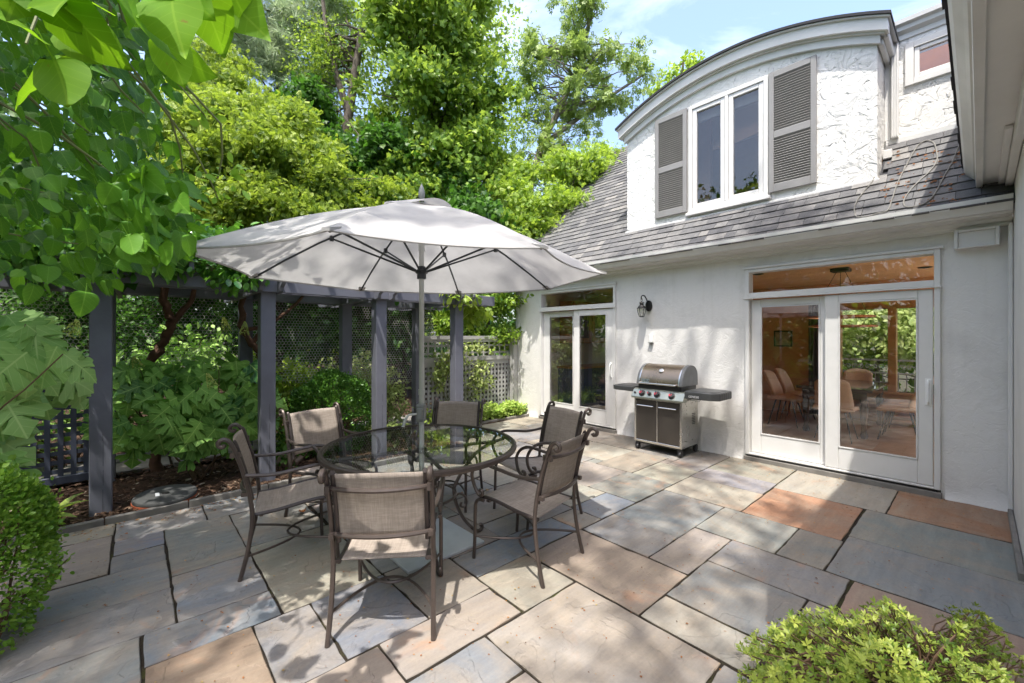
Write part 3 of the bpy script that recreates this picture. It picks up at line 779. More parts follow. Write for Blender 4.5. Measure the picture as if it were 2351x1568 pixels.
# ---- shutters with real louvres
def shutter(y0, y1, z0=3.385, z1=4.905):
    m = mb(); x0, x1 = DX - .05, DX - .008; u = .058
    zm = z0 + (z1 - z0) * .475
    m.box(x0, x1, y0, y0 + u, z0, z1); m.box(x0, x1, y1 - u, y1, z0, z1)
    m.box(x0, x1, y0 + u, y1 - u, z0, z0 + .10); m.box(x0, x1, y0 + u, y1 - u, z1 - .075, z1); m.box(x0, x1, y0 + u, y1 - u, zm - .045, zm + .045)
    S = hp(m, 'shutter', 'shutter', bevel=.004)
    l = mb()
    for (a, b) in ((z0 + .10, zm - .045), (zm + .045, z1 - .075)):
        n = int((b - a) / .030)
        for i in range(n):
            z = a + (i + .5) * (b - a) / n
            R = Matrix.Translation((DX - .029, 0, z)) @ Matrix.Rotation(math.radians(42), 4, 'Y')
            l.box(-.021, .021, y0 + u - .004, y1 - u + .004, -.0035, .0035, R)
    hp(l, 'louvres', 'shutter', S)
shutter(1.295, 1.80); shutter(2.87, 3.37)
hp(mb().box(DX - .006, DX - .001, DY0 + .02, DY1 - .02, 3.286, 3.29), 'flashing', 'trim', dorm)

# ---- set-back upper wall with the small window and downspout
SX = 6.62
w = mb(); wy0, wy1, wz0, wz1 = .13, .53, 4.465, 4.87
w.box(SX, SX + .18, wy1, .75, 3.70, 5.02); w.box(SX, SX + .18, -.5, wy0, 3.70, 5.02); w.box(SX, SX + .18, wy0, wy1, 3.70, wz0); w.box(SX, SX + .18, wy0, wy1, wz1, 5.02)
up = hp(w, 'upper_wall', 'stucco_rough')
m = mb(); m.prism([(SX, 4.98), (SX - .02, 4.98), (SX - .025, 5.03), (SX - .075, 5.06), (SX - .08, 5.10), (SX - .12, 5.12), (SX - .125, 5.165), (SX + .2, 5.165), (SX + .2, 5.03)], 'y', -.5, .70)
hp(m, 'upper_cornice', 'trim', up)
m = mb(); m.box(SX - .022, SX - .002, -.5, .74, 3.80, 3.855); m.box(SX - .02, SX - .002, .70, .748, 3.86, 4.98); hp(m, 'upper_trim', 'trim', up)
m = mb(); t = .03
m.box(SX - .03, SX + .05, wy0 - .045, wy0 + t, wz0 - .04, wz1 + .04); m.box(SX - .03, SX + .05, wy1 - t, wy1 + .045, wz0 - .04, wz1 + .04)
m.box(SX - .03, SX + .05, wy0 + t, wy1 - t, wz1 - t, wz1 + .04); m.box(SX - .03, SX + .05, wy0 + t, wy1 - t, wz0 - .04, wz0 + t)
sw = hp(m, 'small_window', 'trim', bevel=.005)
m = mb(); a, b, z0, z1, u = wy0 + t + .002, wy1 - t - .002, wz0 + t + .002, wz1 - t - .002, .045
m.box(SX - .015, SX + .03, a, a + u, z0, z1); m.box(SX - .015, SX + .03, b - u, b, z0, z1); m.box(SX - .015, SX + .03, a + u, b - u, z0, z0 + u); m.box(SX - .015, SX + .03, a + u, b - u, z1 - u, z1)
hp(m, 'sash', 'trim', sw, bevel=.006)
hp(mb().box(SX + .004, SX + .009, a + u - .003, b - u + .003, z0 + u - .003, z1 - u + .003), 'pane', 'glass_dark', sw)
hp(mb().box(SX + .5, SX + .52, -.4, .75, 4.0, 5.0), 'attic_partition', 'room_red')
m = mb()
m.box(SX - .075, SX - .012, .625, .69, 3.86, 4.97)
for i in range(3): m.box(SX - .082, SX - .075, .632 + i * .02, .642 + i * .02, 3.87, 4.96)
hp(m, 'downspout', 'trim', bevel=.004)
hp(mb().box(DX + .3, DX + .42, .66, .74, 3.58, 3.68), 'flashing_box', 'trim', bevel=.006)

# ---- sliding doors
def sliding_door(y0, y1, side_glass, meet, gl='glass'):
    """y0<y1 outer frame; sash nearer the camera (low Y) runs in the outer track"""
    m = mb(); X0, X1 = XW - .03, XW + .12; z0, zt = .075, 2.40
    m.box(X0, X1, y0, y0 + .045, z0, zt); m.box(X0, X1, y1 - .045, y1, z0, zt)
    m.box(X0, X1, y0 + .045, y1 - .045, 2.36, zt); m.box(X0, X1, y0 + .045, y1 - .045, 2.045, 2.105)
    m.box(X0 - .022, X0 + .01, y0 - .012, y1 + .012, 2.028, 2.043); m.box(X0 - .016, X0 + .02, y0 - .02, y1 + .02, 2.402, 2.43)
    m.box(X0, X1, y0 + .045, y1 - .045, z0, .095)
    D = hp(m, 'sliding_door', 'trim', bevel=.004)
    hp(mb().box(XW + .03, XW + .036, y0 + .04, y1 - .04, 2.10, 2.365), 'transom_pane', 'glass_clear', D)
    (ga, gb), (gc, gd) = side_glass
    def sash(a, b, ga, gb, xo):
        s_ = mb(); x0, x1 = XW + xo, XW + xo + .04; zb, zu = .10, 2.02
        s_.box(x0, x1, a, ga, zb, zu); s_.box(x0, x1, gb, b, zb, zu); s_.box(x0, x1, ga, gb, zb, .335); s_.box(x0, x1, ga, gb, 1.935, zu)
        hp(s_, 'sash', 'trim', D, bevel=.006)
        bd = mb(); h = .012
        bd.box(x0 - .006, x0 + .01, ga, ga + h, .337, 1.933); bd.box(x0 - .006, x0 + .01, gb - h, gb, .337, 1.933)
        bd.box(x0 - .006, x0 + .01, ga + h, gb - h, .337, .337 + h); bd.box(x0 - .006, x0 + .01, ga + h, gb - h, 1.933 - h, 1.933)
        hp(bd, 'glazing_bead', 'trim', D)
        hp(mb().box(x0 + .018, x0 + .024, ga - .004, gb + .004, .331, 1.939), 'pane', gl, D)
    sash(y0 + .05, meet, ga, gb, -.018)
    sash(meet - .02, y1 - .05, gc, gd, .035)
    h = mb(); hy = y0 + .085
    h.tube(smooth_path([(XW - .018, hy, .90), (XW - .055, hy, .925), (XW - .06, hy, 1.02), (XW - .055, hy, 1.10), (XW - .018, hy, 1.125)], 4), .011, 8)
    h.box(XW - .024, XW - .0185, hy - .022, hy + .022, .88, 1.145)
    hp(h, 'handle', 'white', D, bevel=.002)
    hp(mb().box(X0 - .005, X0 + .05, y0 + .02, y1 - .02, .055, .074), 'track', 'black', D)
    hp(mb().box(XW - .045, XW + .2, y0 - .01, y1 + .01, -.03, .054), 'threshold', 'kerb', D, bevel=.006)
sliding_door(.25, 1.99, ((.41, 1.04), (1.22, 1.83)), 1.165)
sliding_door(3.92, 5.62, ((4.10, 4.67), (4.84, 5.42)), 4.785, 'glass_mirror')
# vent hood box under the eave
m = mb(); y0, y1, z0, z1 = -.12, .16, 2.372, 2.542
m.box(5.70, 5.797, y0, y0 + .025, z0, z1); m.box(5.70, 5.797, y1 - .025, y1, z0, z1); m.box(5.70, 5.797, y0 + .025, y1 - .025, z1 - .02, z1); m.box(5.70, 5.797, y0 + .025, y1 - .025, z0, z0 + .012)
m.box(5.725, 5.797, y0 + .025, y1 - .025, z0 + .012, z1 - .02)
hp(m, 'vent_box', 'trim', bevel=.003)

# ---- wing on the right: wall, soffit, fascia, gutter, steep shingled roof
w = mb(); w.box(4.2, 5.795, -.40, -.20, -.05, 2.92); w.box(4.202, 4.4, -1.8, -.402, -.05, 2.92); w.box(.8, 4.2, -1.8, -1.6, -.05, 2.92); w.box(5.797, 6.5, -.40, -.25, -.05, 5.0); w.box(6.502, 7.2, -.40, -.25, 2.6, 5.0); hp(w, 'wing_wall', 'stucco')
m = mb(); m.box(5.70, 5.782, -.198, -.17, .0, 2.55); hp(m, 'corner_board', 'trim', bevel=.006); hp(mb().box(4.2, 5.70, -.197, -.165, -.03, .05), 'wing_plinth', 'kerb', bevel=.006)
m = mb(); m.box(1.6, 5.95, -.20, .02, 2.922, 2.945); m.box(1.6, 4.2, -1.8, -.202, 2.924, 2.945); m.box(4.2, 6.0, -.195, -.15, 2.86, 2.918); m.box(4.2, 6.0, -.148, -.11, 2.895, 2.918); m.box(1.6, 4.198, -.40, -.15, 2.80, 2.920); hp(m, 'wing_soffit', 'trim', bevel=.004)
P = [(-.02, 2.90), (.02, 2.90), (.025, 3.00), (.035, 3.005), (.05, 3.03), (.085, 3.08), (.10, 3.12), (.10, 3.165), (.02, 3.165), (-.02, 3.165)]
hp(mb().prism(P, 'x', 1.6, 6.02), 'wing_gutter', 'gutter')
m = mb(); m.prism([(.108, 3.168), (.108, 3.182), (-.095, 5.12), (-.4, 5.12), (-.4, 3.168)], 'x', 1.5, 7.2)  # hidden upper slope, its height shaped to cast the shadow beside the wing
wr = hp(m, 'wing_roof', 'shingle_edge')
m = mb(); x = 1.5
while x < 6.1:
    wd = random.uniform(.12, .3); m.box(x, x + wd - .004, .06, .112 + random.uniform(0, .012), 3.1825 + random.uniform(0, .002), 3.192); x += wd
hp(m, 'shingle_course', 'shingle_edge', wr)

# ================================================================= INTERIOR seen through the glass
m = mb(); m.box(6.0, 9.95, -.6, 6.0, -.02, .05); hp(m, 'interior_floor', 'floor_in')
m = mb(); m.box(6.0, 9.95, -.6, 6.0, 2.55, 2.62); hp(m, 'interior_ceiling', 'ceil_in')
# back wall with the garden window opening Y -.35..1.8, Z .72..2.05
m = mb(); bx0, bx1 = 9.8, 9.95
m.box(bx0, bx1, 1.8, 3.5, .05, 2.55); m.box(bx0, bx1, 5.5, 6.0, .05, 2.55); m.box(bx0, bx1, 3.5, 5.5, .05, .9); m.box(bx0, bx1, 3.5, 5.5, 2.3, 2.55); m.box(bx0, bx1, -.35, 1.8, 2.05, 2.55); m.box(bx0, bx1, -.35, 1.8, .05, .60); m.box(bx0, bx1, -.6, -.35, .05, 2.55)  # kitchen-side gap is out of view, added to let daylight in
m.box(6.0, 6.6, -.6, -.5, .05, 2.55); m.box(6.6, 9.8, -.6, -.5, .05, .3); m.box(6.6, 9.8, -.6, -.5, 2.46, 2.55); m.box(6.6, 9.8, 3.30, 3.40, .05, 2.55)  # unseen side wall left open to bring extra daylight into the room
hp(m, 'interior_wall', 'wall_in')
m = mb()
for y in (-.35, .96, 1.73): m.box(bx0 - .03, bx1 + .02, y, y + .11, .60, 2.05)
m.box(bx0 - .03, bx1 + .02, -.35, 1.84, 2.05, 2.10); m.box(bx0 - .06, bx1 + .02, -.35, 1.84, .56, .60)
m.box(9.55, 9.77, -.3, 1.3, .42, .47)
for i in range(4): m.box(9.57, 9.6, -.3, 1.3, .12 + i * .075, .16 + i * .075)
hp(m, 'garden_window', 'wood_in', bevel=.004)
# the far half of the shell
m = mb(); m.box(9.955, 10.0, -.6, 6.2, 2.6, 6.0); hp(m, 'back_wall', 'stucco')

def furn(name, loc, label, cat, rz=0, group=None): return empty(name, loc, rz, label, cat, group)
T = furn('dining_table', (8.75, 1.5, .05), 'dark dining table seen through the near sliding door', 'table')
m = mb(); m.box(7.9, 9.6, 1.03, 1.97, .74, .785); m.build('tabletop', M['table_in'], T, bevel=.006)
m = mb(); m.box(7.97, 9.53, 1.10, 1.90, .62, .739); m.build('apron', M['table_in'], T)
for (x, y) in ((8.02, 1.14), (9.48, 1.14), (8.02, 1.86), (9.48, 1.86)):
    m = mb(); m.lathe([(.035, .05), (.05, .09), (.03, .16), (.05, .40), (.055, .5), (.04, .55), (.055, .62)], 12, (x, y, 0)); m.build('leg', M['table_in'], T, smooth=True)
def dining_chair(label):
    c = empty('dining_chair', (0, 0, 0), 0, label, 'chair', 'upholstered chairs round the dining table')
    m = mb(); m.grid(lambda u, v: ((u - .5) * (.46 - .06 * v), -.22 + .02 * (1 - v) - .13 * v ** 1.5 + .10 * (2 * u - 1) ** 2, .44 + .47 * v - .06 * (2 * u - 1) ** 4 * v), 10, 8)
    m.build('backrest', M['chair_in'], c, smooth=True, solid=.035)
    m = mb(); m.grid(lambda u, v: ((u - .5) * .47, -.22 + .46 * v, .445 + .03 * (2 * u - 1) ** 2 - .02 * v * v), 8, 8); m.build('seat', M['chair_in'], c, smooth=True, solid=.05)
    for sx in (-1, 1):
        for sy in (-1, 1):
            m = mb(); m.tube([(sx * .13, sy * .12, .43), (sx * .22, sy * .22, .0)], [.014, .008], 8); m.build('leg', M['black'], c)
    return c
proto = dining_chair('tan dining chair on the window side of the table, its back to the right')
spots = [((8.35, .78), 0, 'tan dining chair at the right side of the dark table, nearer the glass door'),
         ((9.05, .78), 0, 'tan dining chair at the right side of the dark table, farther from the door'),
         ((9.95 - .28, 1.5), PI / 2, 'tan dining chair at the window end of the dark table'),
         ((7.72, 1.42), -PI / 2, 'tan dining chair at the door end of the dark table'),
         ((8.35, 2.22), PI, 'tan dining chair at the left side of the dark table, nearer the glass door'),
         ((9.0, 2.22), PI, 'tan dining chair at the left side of the dark table, farther from the door')]
for i, ((x, y), rz_, lab) in enumerate(spots):
    c = proto if i == 0 else copy_tree(proto)
    c.location = (x, y, .05); c.rotation_euler = (0, 0, rz_); c['label'] = lab
pl = furn('pendant_light', (7.65, 1.35, 2.55), 'slim copper bar pendant hung on thin cables above the dining table', 'pendant light')
m = mb(); m.box(7.55, 7.75, 1.24, 1.46, 2.50, 2.548); m.build('ceiling_plate', M['black'], pl, bevel=.004)
for k, z in ((0, 1.86), (1, 1.72)):
    m = mb(); m.tube([(8.1 + k * .2 + .42 * math.cos(a * 2 * PI / 40), 1.45 + .42 * math.sin(a * 2 * PI / 40), z) for a in range(40)], .016, 6, closed=True); m.build('ring', M['copper'], pl)
m = mb()
for (a, b) in ((.05, .3), (-.05, -.3), (0, .0)): m.tube([(7.65, 1.35 + a, 2.5), (8.1 - abs(b) * .2, 1.45 + b * 1.2, 1.87)], .0035, 5)
m.build('cord', M['black'], pl)
pf = furn('framed_picture', (9.79, 2.66, 1.52), 'small framed picture on the ochre dining room wall', 'picture')
m = mb(); y0, y1, z0, z1 = 2.50, 2.82, 1.36, 1.68; m.box(9.765, 9.795, y0, y0 + .025, z0, z1); m.box(9.765, 9.795, y1 - .025, y1, z0, z1); m.box(9.765, 9.795, y0 + .025, y1 - .025, z0, z0 + .025); m.box(9.765, 9.795, y0 + .025, y1 - .025, z1 - .025, z1); m.build('frame', M['black'], pf)
m = mb(); m.box(9.78, 9.79, y0 + .025, y1 - .025, z0 + .025, z1 - .025); m.build('print', M['art'], pf)
m = mb(); m.grid(lambda u, v: (9.73 + .03 * math.sin(u * 40), 1.86 + .36 * u, .06 + 2.2 * v), 60, 2)
tag(m.build('curtain', M['curtain'], smooth=True, solid=.006), 'dark curtain hanging beside the dining room window', 'curtain')
# ceiling spot rings
for (x, y) in ((8.4, .52), (7.35, 2.34)):
    m = mb(); m.lathe([(.075, 2.546), (.08, 2.54), (.05, 2.535), (.045, 2.548)], 20, (x, y, 0)); hp(m, 'ceiling_spot', 'black')
# kitchen seen through the far door
kc = furn('wall_cabinet', (7.6, 5.8, 1.4), 'oak wall cabinet with glazed doors inside the far sliding door', 'cabinet')
m = mb(); m.box(6.75, 8.6, 5.62, 5.98, 1.42, 2.3); m.build('carcass', M['wood_in'], kc, bevel=.004)
for i in range(3):
    x0 = 6.78 + i * .61; d_ = mb(); d_.box(x0, x0 + .08, 5.585, 5.617, 1.45, 2.27); d_.box(x0 + .5, x0 + .58, 5.585, 5.617, 1.45, 2.27); d_.box(x0 + .08, x0 + .5, 5.585, 5.617, 1.45, 1.53); d_.box(x0 + .08, x0 + .5, 5.585, 5.617, 2.19, 2.27); D_ = d_.build('cabinet_door', M['wood_in'], kc, bevel=.003)
    mb().box(x0 + .08, x0 + .5, 5.605, 5.615, 1.53, 2.19).build('pane', M['table_in'], D_)
bc = furn('base_cabinet', (7.6, 5.8, .05), 'dark blue base cabinet under a pale worktop inside the far sliding door', 'cabinet')
m = mb(); m.box(6.7, 9.0, 5.45, 5.98, .06, .90); m.build('carcass', M['blue_in'], bc, bevel=.004)
m = mb(); m.box(6.66, 9.0, 5.40, 5.98, .902, .94); m.build('worktop', M['wood_in'], bc, bevel=.003)
g = mb(); g.quad((6.2, -6, -.04), (14, -6, -.04), (14, -.62, -.04), (6.2, -.62, -.04)); tag(g.build('bounce_floor', M['bounce_floor']), kind='structure')  # unseen pale floor, added to bounce sunlight up to the room ceiling
# balcony railing beyond the garden window
rl = furn('balcony_railing', (10.6, 1.0, .0), 'wrought iron scroll balcony railing seen through the dining room window', 'railing')
for (z0, z1) in ((1.10, 1.13), (.86, .885), (.18, .20)): mb().box(10.565, 10.595, -1.2, 3.2, z0, z1).build('rail', M['fence_paint'], rl)
m = mb(); y = -1.2
while y < 3.2: m.box(10.573, 10.587, y, y + .014, .2, .86); y += .11
m.build('bars', M['fence_paint'], rl)
m = mb(); y = -1.1
while y < 3.15:
    for s_ in (-1, 1):
        pts = [(10.58, y + s_ * (.012 + .05 * (1 - t / 10.0) * math.cos(t * .75) + .035), .985 + .055 * (1 - t / 14.0) * math.sin(t * .75)) for t in range(11)]
        m.tube(pts, .007, 5)
    y += .2
m.build('scrollwork', M['fence_paint'], rl)
g = mb(); g.quad((10.1, -3, -.03), (11.2, -3, -.03), (11.2, 8, -.03), (10.1, 8, -.03)); tag(g.build('balcony_floor', M['kerb']), kind='structure')
# ================================================================= TABLE, UMBRELLA, CHAIRS
TC = cam2w(3.148, -.675); TX, TY = TC.x, TC.y
def cam_dir(dd, dl):                                   # direction given in camera-forward / camera-right
    v = Vector((dd * SN + dl * CS, dd * CS - dl * SN)); return v.normalized()

tb = empty('patio_table', (TX, TY, 0), 0, 'round glass-topped patio table with bronze scroll legs under the umbrella', 'table')
RT = .69
m = mb()
prof = [(RT - .012, .722), (RT + .012, .722), (RT + .020, .735), (RT + .018, .752), (RT + .004, .760), (RT - .014, .757)]
n = 96; b0 = 0
for (r_, z_) in prof:
    for j in range(n): m.v.append((TX + r_ * math.cos(2 * PI * j / n), TY + r_ * math.sin(2 * PI * j / n), z_))
k = len(prof)
for i in range(k):
    for j in range(n): m.face((i * n + j, i * n + (j + 1) % n, ((i + 1) % k) * n + (j + 1) % n, ((i + 1) % k) * n + j))
m.build('rim', M['bronze'], tb, smooth=True)
m = mb(); m.lathe([(.024, .746), (RT - .008, .746), (RT - .006, .752), (.024, .752)], 96, (TX, TY, 0)); m.build('glass_top', M['table_glass'], tb)
A0 = math.atan2(cam_dir(.44, .9).y, cam_dir(.44, .9).x)
m = mb()
for q in (0, 1):
    a = A0 + q * PI / 2; c, s = math.cos(a), math.sin(a)
    for sg in (1, -1): m.tube([(TX + c * sg * .035, TY + s * sg * .035, .708), (TX + c * sg * .60, TY + s * sg * .60, .708), (TX + c * sg * .675, TY + s * sg * .675, .722)], .013, 8)
m.lathe([(.03, .69), (.04, .69), (.04, .73), (.03, .73)], 20, (TX, TY, 0))
m.tube([(TX + .255 * math.cos(i * PI / 20), TY + .255 * math.sin(i * PI / 20), .375) for i in range(40)], .010, 7, closed=True)
m.build('frame', M['bronze'], tb, smooth=True)
for q in range(4):
    a = A0 + q * PI / 2; c, s = math.cos(a), math.sin(a)
    def R(r, z, t=0): return (TX + c * r - s * t, TY + s * r + c * t, z)
    L = mb()
    L.tube(smooth_path([R(.60, .70), R(.545, .69), R(.43, .63), R(.335, .525), R(.268, .42), R(.252, .36), R(.275, .25), R(.34, .12), R(.42, .03), R(.46, .015), R(.485, .035), R(.478, .06), R(.46, .055)], 5), .014, 8)
    L.tube(smooth_path([R(.335, .53), R(.40, .50), R(.44, .54), R(.43, .60), R(.385, .605), R(.37, .57), R(.395, .555)], 5), .009, 7)
    L.tube(smooth_path([R(.262, .32), R(.30, .335), R(.345, .30), R(.355, .25), R(.33, .225), R(.305, .24), R(.315, .265)], 5), .009, 7)
    L.build('leg', M['bronze'], tb, smooth=True)

# ---- umbrella
um = empty('patio_umbrella', (TX, TY, 0), 0, 'large off white market umbrella with grey ribs standing through the glass table', 'umbrella')
m = mb(); m.lathe([(.019, .03), (.019, 2.55)], 20, (TX, TY, 0)); m.lathe([(.024, 1.12), (.024, 1.16)], 20, (TX, TY, 0)); m.lathe([(.0235, 2.19), (.0235, 2.25)], 20, (TX, TY, 0))
m.build('pole', M['alu'], um, smooth=True)
RU, ZR, ZA = 1.345, 2.01, 2.545
CORN = []
for k in range(8):
    th = math.radians(-5 + 45 * k)          # camera frame angle
    v = Vector((math.sin(th) * SN + math.cos(th) * CS, math.sin(th) * CS - math.cos(th) * SN, 0))
    r_ = RU * (1.0, 1.0, .985, .93, 1.0, 1.08, 1.0, .97)[k]
    CORN.append(Vector((TX, TY, 0)) + v * r_ + Vector((0, 0, ZR + (0, 0, .004, 0, .008, .012, .005, 0)[k])))
APEX = Vector((TX, TY, ZA))
def canopy_pt(k, u, w):
    """u: 0 apex..1 rim along the ribs, w: 0..1 from rib k to rib k+1; cloth sags between ribs, ribs bow upward"""
    a, b = CORN[k % 8], CORN[(k + 1) % 8]
    pa, pb = APEX.lerp(a, u), APEX.lerp(b, u)
    pa = pa + Vector((0, 0, .055 * math.sin(PI * u))); pb = pb + Vector((0, 0, .055 * math.sin(PI * u)))
    p = pa.lerp(pb, w); sg = 4 * w * (1 - w)
    inward = (Vector((TX, TY, p.z)) - p); inward.z = 0
    p = p + inward * (.045 * sg * u ** 2) - Vector((0, 0, .030 * sg * u * (1.3 - u)))
    return p + Vector((0, 0, .004 * math.sin(u * 17 + k) * sg))
m = mb()
for k in range(8): m.grid(lambda u, v: canopy_pt(k, .12 + .88 * u, v), 16, 10)
can = m.build('canopy', M['canopy'], um, smooth=True)
m = mb()                                     # hem tape, corner pockets
for k in range(8):
    m.tube([canopy_pt(k, 1.0, j / 14) - Vector((0, 0, .006)) for j in range(15)], .006, 5)
    a = CORN[k]; o = (a - Vector((TX, TY, a.z))).normalized(); tt = Vector((-o.y, o.x, 0))
    for sg in (0,):
        p = a + o * .012
        m.v += [tuple(p + tt * .02 + Vector((0, 0, .004))), tuple(p - tt * .02 + Vector((0, 0, .004))), tuple(p - o * .07 - tt * .035 + Vector((0, 0, .024))), tuple(p - o * .07 + tt * .035 + Vector((0, 0, .024))),
                tuple(p + tt * .018 - Vector((0, 0, .012))), tuple(p - tt * .018 - Vector((0, 0, .012))), tuple(p - o * .065 - tt * .03 + Vector((0, 0, .006))), tuple(p - o * .065 + tt * .03 + Vector((0, 0, .006)))]
        b = len(m.v) - 8
        for f in ((0, 1, 2, 3), (7, 6, 5, 4), (0, 4, 5, 1), (2, 6, 7, 3), (1, 5, 6, 2), (0, 3, 7, 4)): m.face([b + i for i in f])
m.build('hem', M['canopy'], can, smooth=False)
# vent cap with wavy skirt
m = mb()
def cap(u, v):
    a = v * 2 * PI; ph = a * 4
    r_ = .02 + .245 * u; w_ = max(0, u - .45) / .55
    return (TX + r_ * (1 + .05 * w_ * math.cos(ph)) * math.cos(a), TY + r_ * (1 + .05 * w_ * math.cos(ph)) * math.sin(a), ZA + .018 - .070 * u ** 1.4 + .012 * w_ * math.cos(ph + .6) + .008 * w_ * math.sin(a * 3))
m.grid(cap, 10, 64); m.build('vent_cap', M['canopy'], can, smooth=True)
m = mb(); m.lathe([(.008, 2.56), (.018, 2.58), (.025, 2.605), (.024, 2.635), (.014, 2.668), (.003, 2.695)], 16, (TX, TY, 0)); m.build('finial', M['plastic_grey'], um, smooth=True)
m = mb(); m.lathe([(.020, 1.985), (.034, 1.985), (.034, 2.02), (.046, 2.028), (.048, 2.045), (.03, 2.055), (.03, 2.075), (.02, 2.08)], 20, (TX, TY, 0)); m.build('runner', M['dark_metal'], um, smooth=True)
m = mb(); m.lathe([(.02, 2.50), (.045, 2.505), (.045, 2.535), (.02, 2.54)], 20, (TX, TY, 0)); m.build('hub', M['dark_metal'], um)
for k in range(8):
    m = mb(); pts = [canopy_pt(k, u, 0) - Vector((0, 0, .016)) for u in (.03, .2, .4, .6, .8, .985)]
    m.tube(pts, .008, 6)
    q = canopy_pt(k, .52, 0) - Vector((0, 0, .026)); m.box(-.012, .012, -.012, .012, -.02, .02, Matrix.Translation(q))
    rb = m.build('rib', M['dark_metal'], um, smooth=True)
    m = mb(); o = (CORN[k] - Vector((TX, TY, 0))); o.z = 0; o.normalize()
    m.tube([Vector((TX, TY, 2.04)) + o * .04, q], .0075, 6); m.build('strut', M['dark_metal'], rb, smooth=True)
# crank housing with handle, cord
fw = Vector((-SN, -CS, 0)); rt_ = Vector((CS, -SN, 0))
m = mb(); Rz = Matrix.Translation((TX, TY, 0)) @ Matrix.Rotation(-YAW, 4, 'Z')
m.box(-.03, .03, -.055, .028, .925, 1.055, Rz); m.box(-.022, .022, -.075, -.053, .945, 1.03, Rz)
ck = m.build('crank_housing', M['plastic_grey'], um, bevel=.008, seg=2)
m = mb(); m.tube([Rz @ Vector(p) for p in [(-.02, -.075, .99), (-.075, -.085, .985), (-.10, -.088, .955)]], .008, 7); m.tube([Rz @ Vector(p) for p in [(-.10, -.088, .955), (-.112, -.10, .90)]], .012, 8)
m.build('crank_handle', M['alu'], ck, smooth=True)
m = mb(); m.box(TX - .27, TX + .36, TY - .30, TY + .27, .002, .022); m.lathe([(.06, .022), (.05, .05), (.028, .06), (.027, .33), (.021, .335)], 20, (TX, TY, 0))
m.build('base_plate', M['plate'], um, bevel=.003)

# ---- chair
def make_chair(label):
    c = empty('patio_chair', (0, 0, 0), 0, label, 'chair', 'bronze sling chairs round the patio table')
    W = .255
    def yz(x, P): return [(x, p, q) for (p, q) in P]
    for sx in (-1, 1):
        m = mb(); x = sx * W
        m.tube(smooth_path([(x * 1.03, -.305, 0), (x * 1.01, -.262, .18), (x, -.238, .38), (x, -.256, .55), (x, -.297, .72), (x, -.337, .84), (x, -.362, .89), (x, -.392, .907), (x, -.418, .893), (x, -.417, .868), (x, -.396, .860), (x, -.386, .874)], 4), .0135, 8)
        m.box(x * .97 - .012, x * .97 + .012, -.30, -.252, .53, .555); m.box(x * .97 - .012, x * .97 + .012, -.36, -.30, .785, .82)
        m.build('rear_leg', M['bronze'], c, smooth=True)
        m = mb(); m.tube(smooth_path([(x, .185, .424), (x, .232, .42), (x, .258, .385), (x, .264, .30), (x, .268, .12), (x, .276, 0)], 4), .0125, 8)
        m.build('front_leg', M['bronze'], c, smooth=True)
        m = mb(); m.tube(smooth_path([(x, -.288, .665), (x * 1.05, -.12, .652), (x * 1.08, .05, .672), (x * 1.08, .165, .683), (x * 1.07, .245, .655), (x * 1.04, .285, .59), (x * 1.01, .272, .515), (x, .238, .462), (x, .212, .452), (x, .196, .468), (x, .203, .488), (x, .222, .488)], 5), .0125, 8)
        m.build('arm', M['bronze'], c, smooth=True)
        m = mb(); m.tube(smooth_path([(sx * .226, -.245, .392), (sx * .226, -.1, .402), (sx * .226, .08, .430), (sx * .226, .18, .437), (sx * .226, .238, .423)], 4), .0125, 8)
        m.box(sx * .226 - .01, sx * .255 + .01, -.246, -.226, .383, .402) if sx > 0 else m.box(sx * .255 - .01, sx * .226 + .01, -.246, -.226, .383, .402)
        m.build('seat_rail', M['bronze_dark'], c, smooth=True)
        m = mb(); m.tube(smooth_path([(sx * .226, -.243, .495), (sx * .226, -.248, .53), (sx * .226, -.282, .69), (sx * .226, -.332, .86), (sx * .226, -.345, .882)], 4), .0135, 8)
        m.build('back_rail', M['bronze_dark'], c, smooth=True)
    def bk(u, v):
        x = (u - .5) * .45; z = .525 + .35 * v
        y = np.interp(z, [.425, .52, .69, .86, .885], [-.236, -.249, -.284, -.334, -.347])
        return (x, y - .022 * (1 - (2 * u - 1) ** 2), z + .006 * math.sin(u * PI))
    m = mb(); m.grid(bk, 14, 12); m.build('back_sling', M['sling'], c, smooth=True, solid=.003)
    def st(u, v):
        x = (u - .5) * .45; y = -.235 + .485 * v
        z = np.interp(y, [-.245, -.1, .08, .18, .225, .26], [.395, .405, .433, .440, .434, .405])
        return (x, y, z - .020 * (1 - (2 * u - 1) ** 2) * math.sin(PI * min(1, v * 1.05)))
    m = mb(); m.grid(st, 14, 18); m.build('seat_sling', M['sling'], c, smooth=True, solid=.003)
    for (z, y0, y1) in ((.80, -.322, -.385), (.545, -.262, -.318)):
        m = mb(); m.tube([(x, y0 + (y1 - y0) * (1 - (x / .255) ** 2), z) for x in np.linspace(-.255, .255, 15)], .0125, 8); m.build('cross_bar', M['bronze'], c, smooth=True)
    m = mb(); m.tube([(x, -.262 + .30 * (1 - (x / .255) ** 2), .145) for x in np.linspace(-.257, .257, 21)], .0085, 7)
    m.tube([(x, .268 - .31 * (1 - (x / .255) ** 2), .158) for x in np.linspace(-.257, .257, 21)], .0085, 7)
    m.box(-.226, .226, .16, .185, .405, .42); m.box(-.226, .226, -.2, -.18, .375, .388)
    m.build('stretcher', M['bronze'], c, smooth=True)
    return c
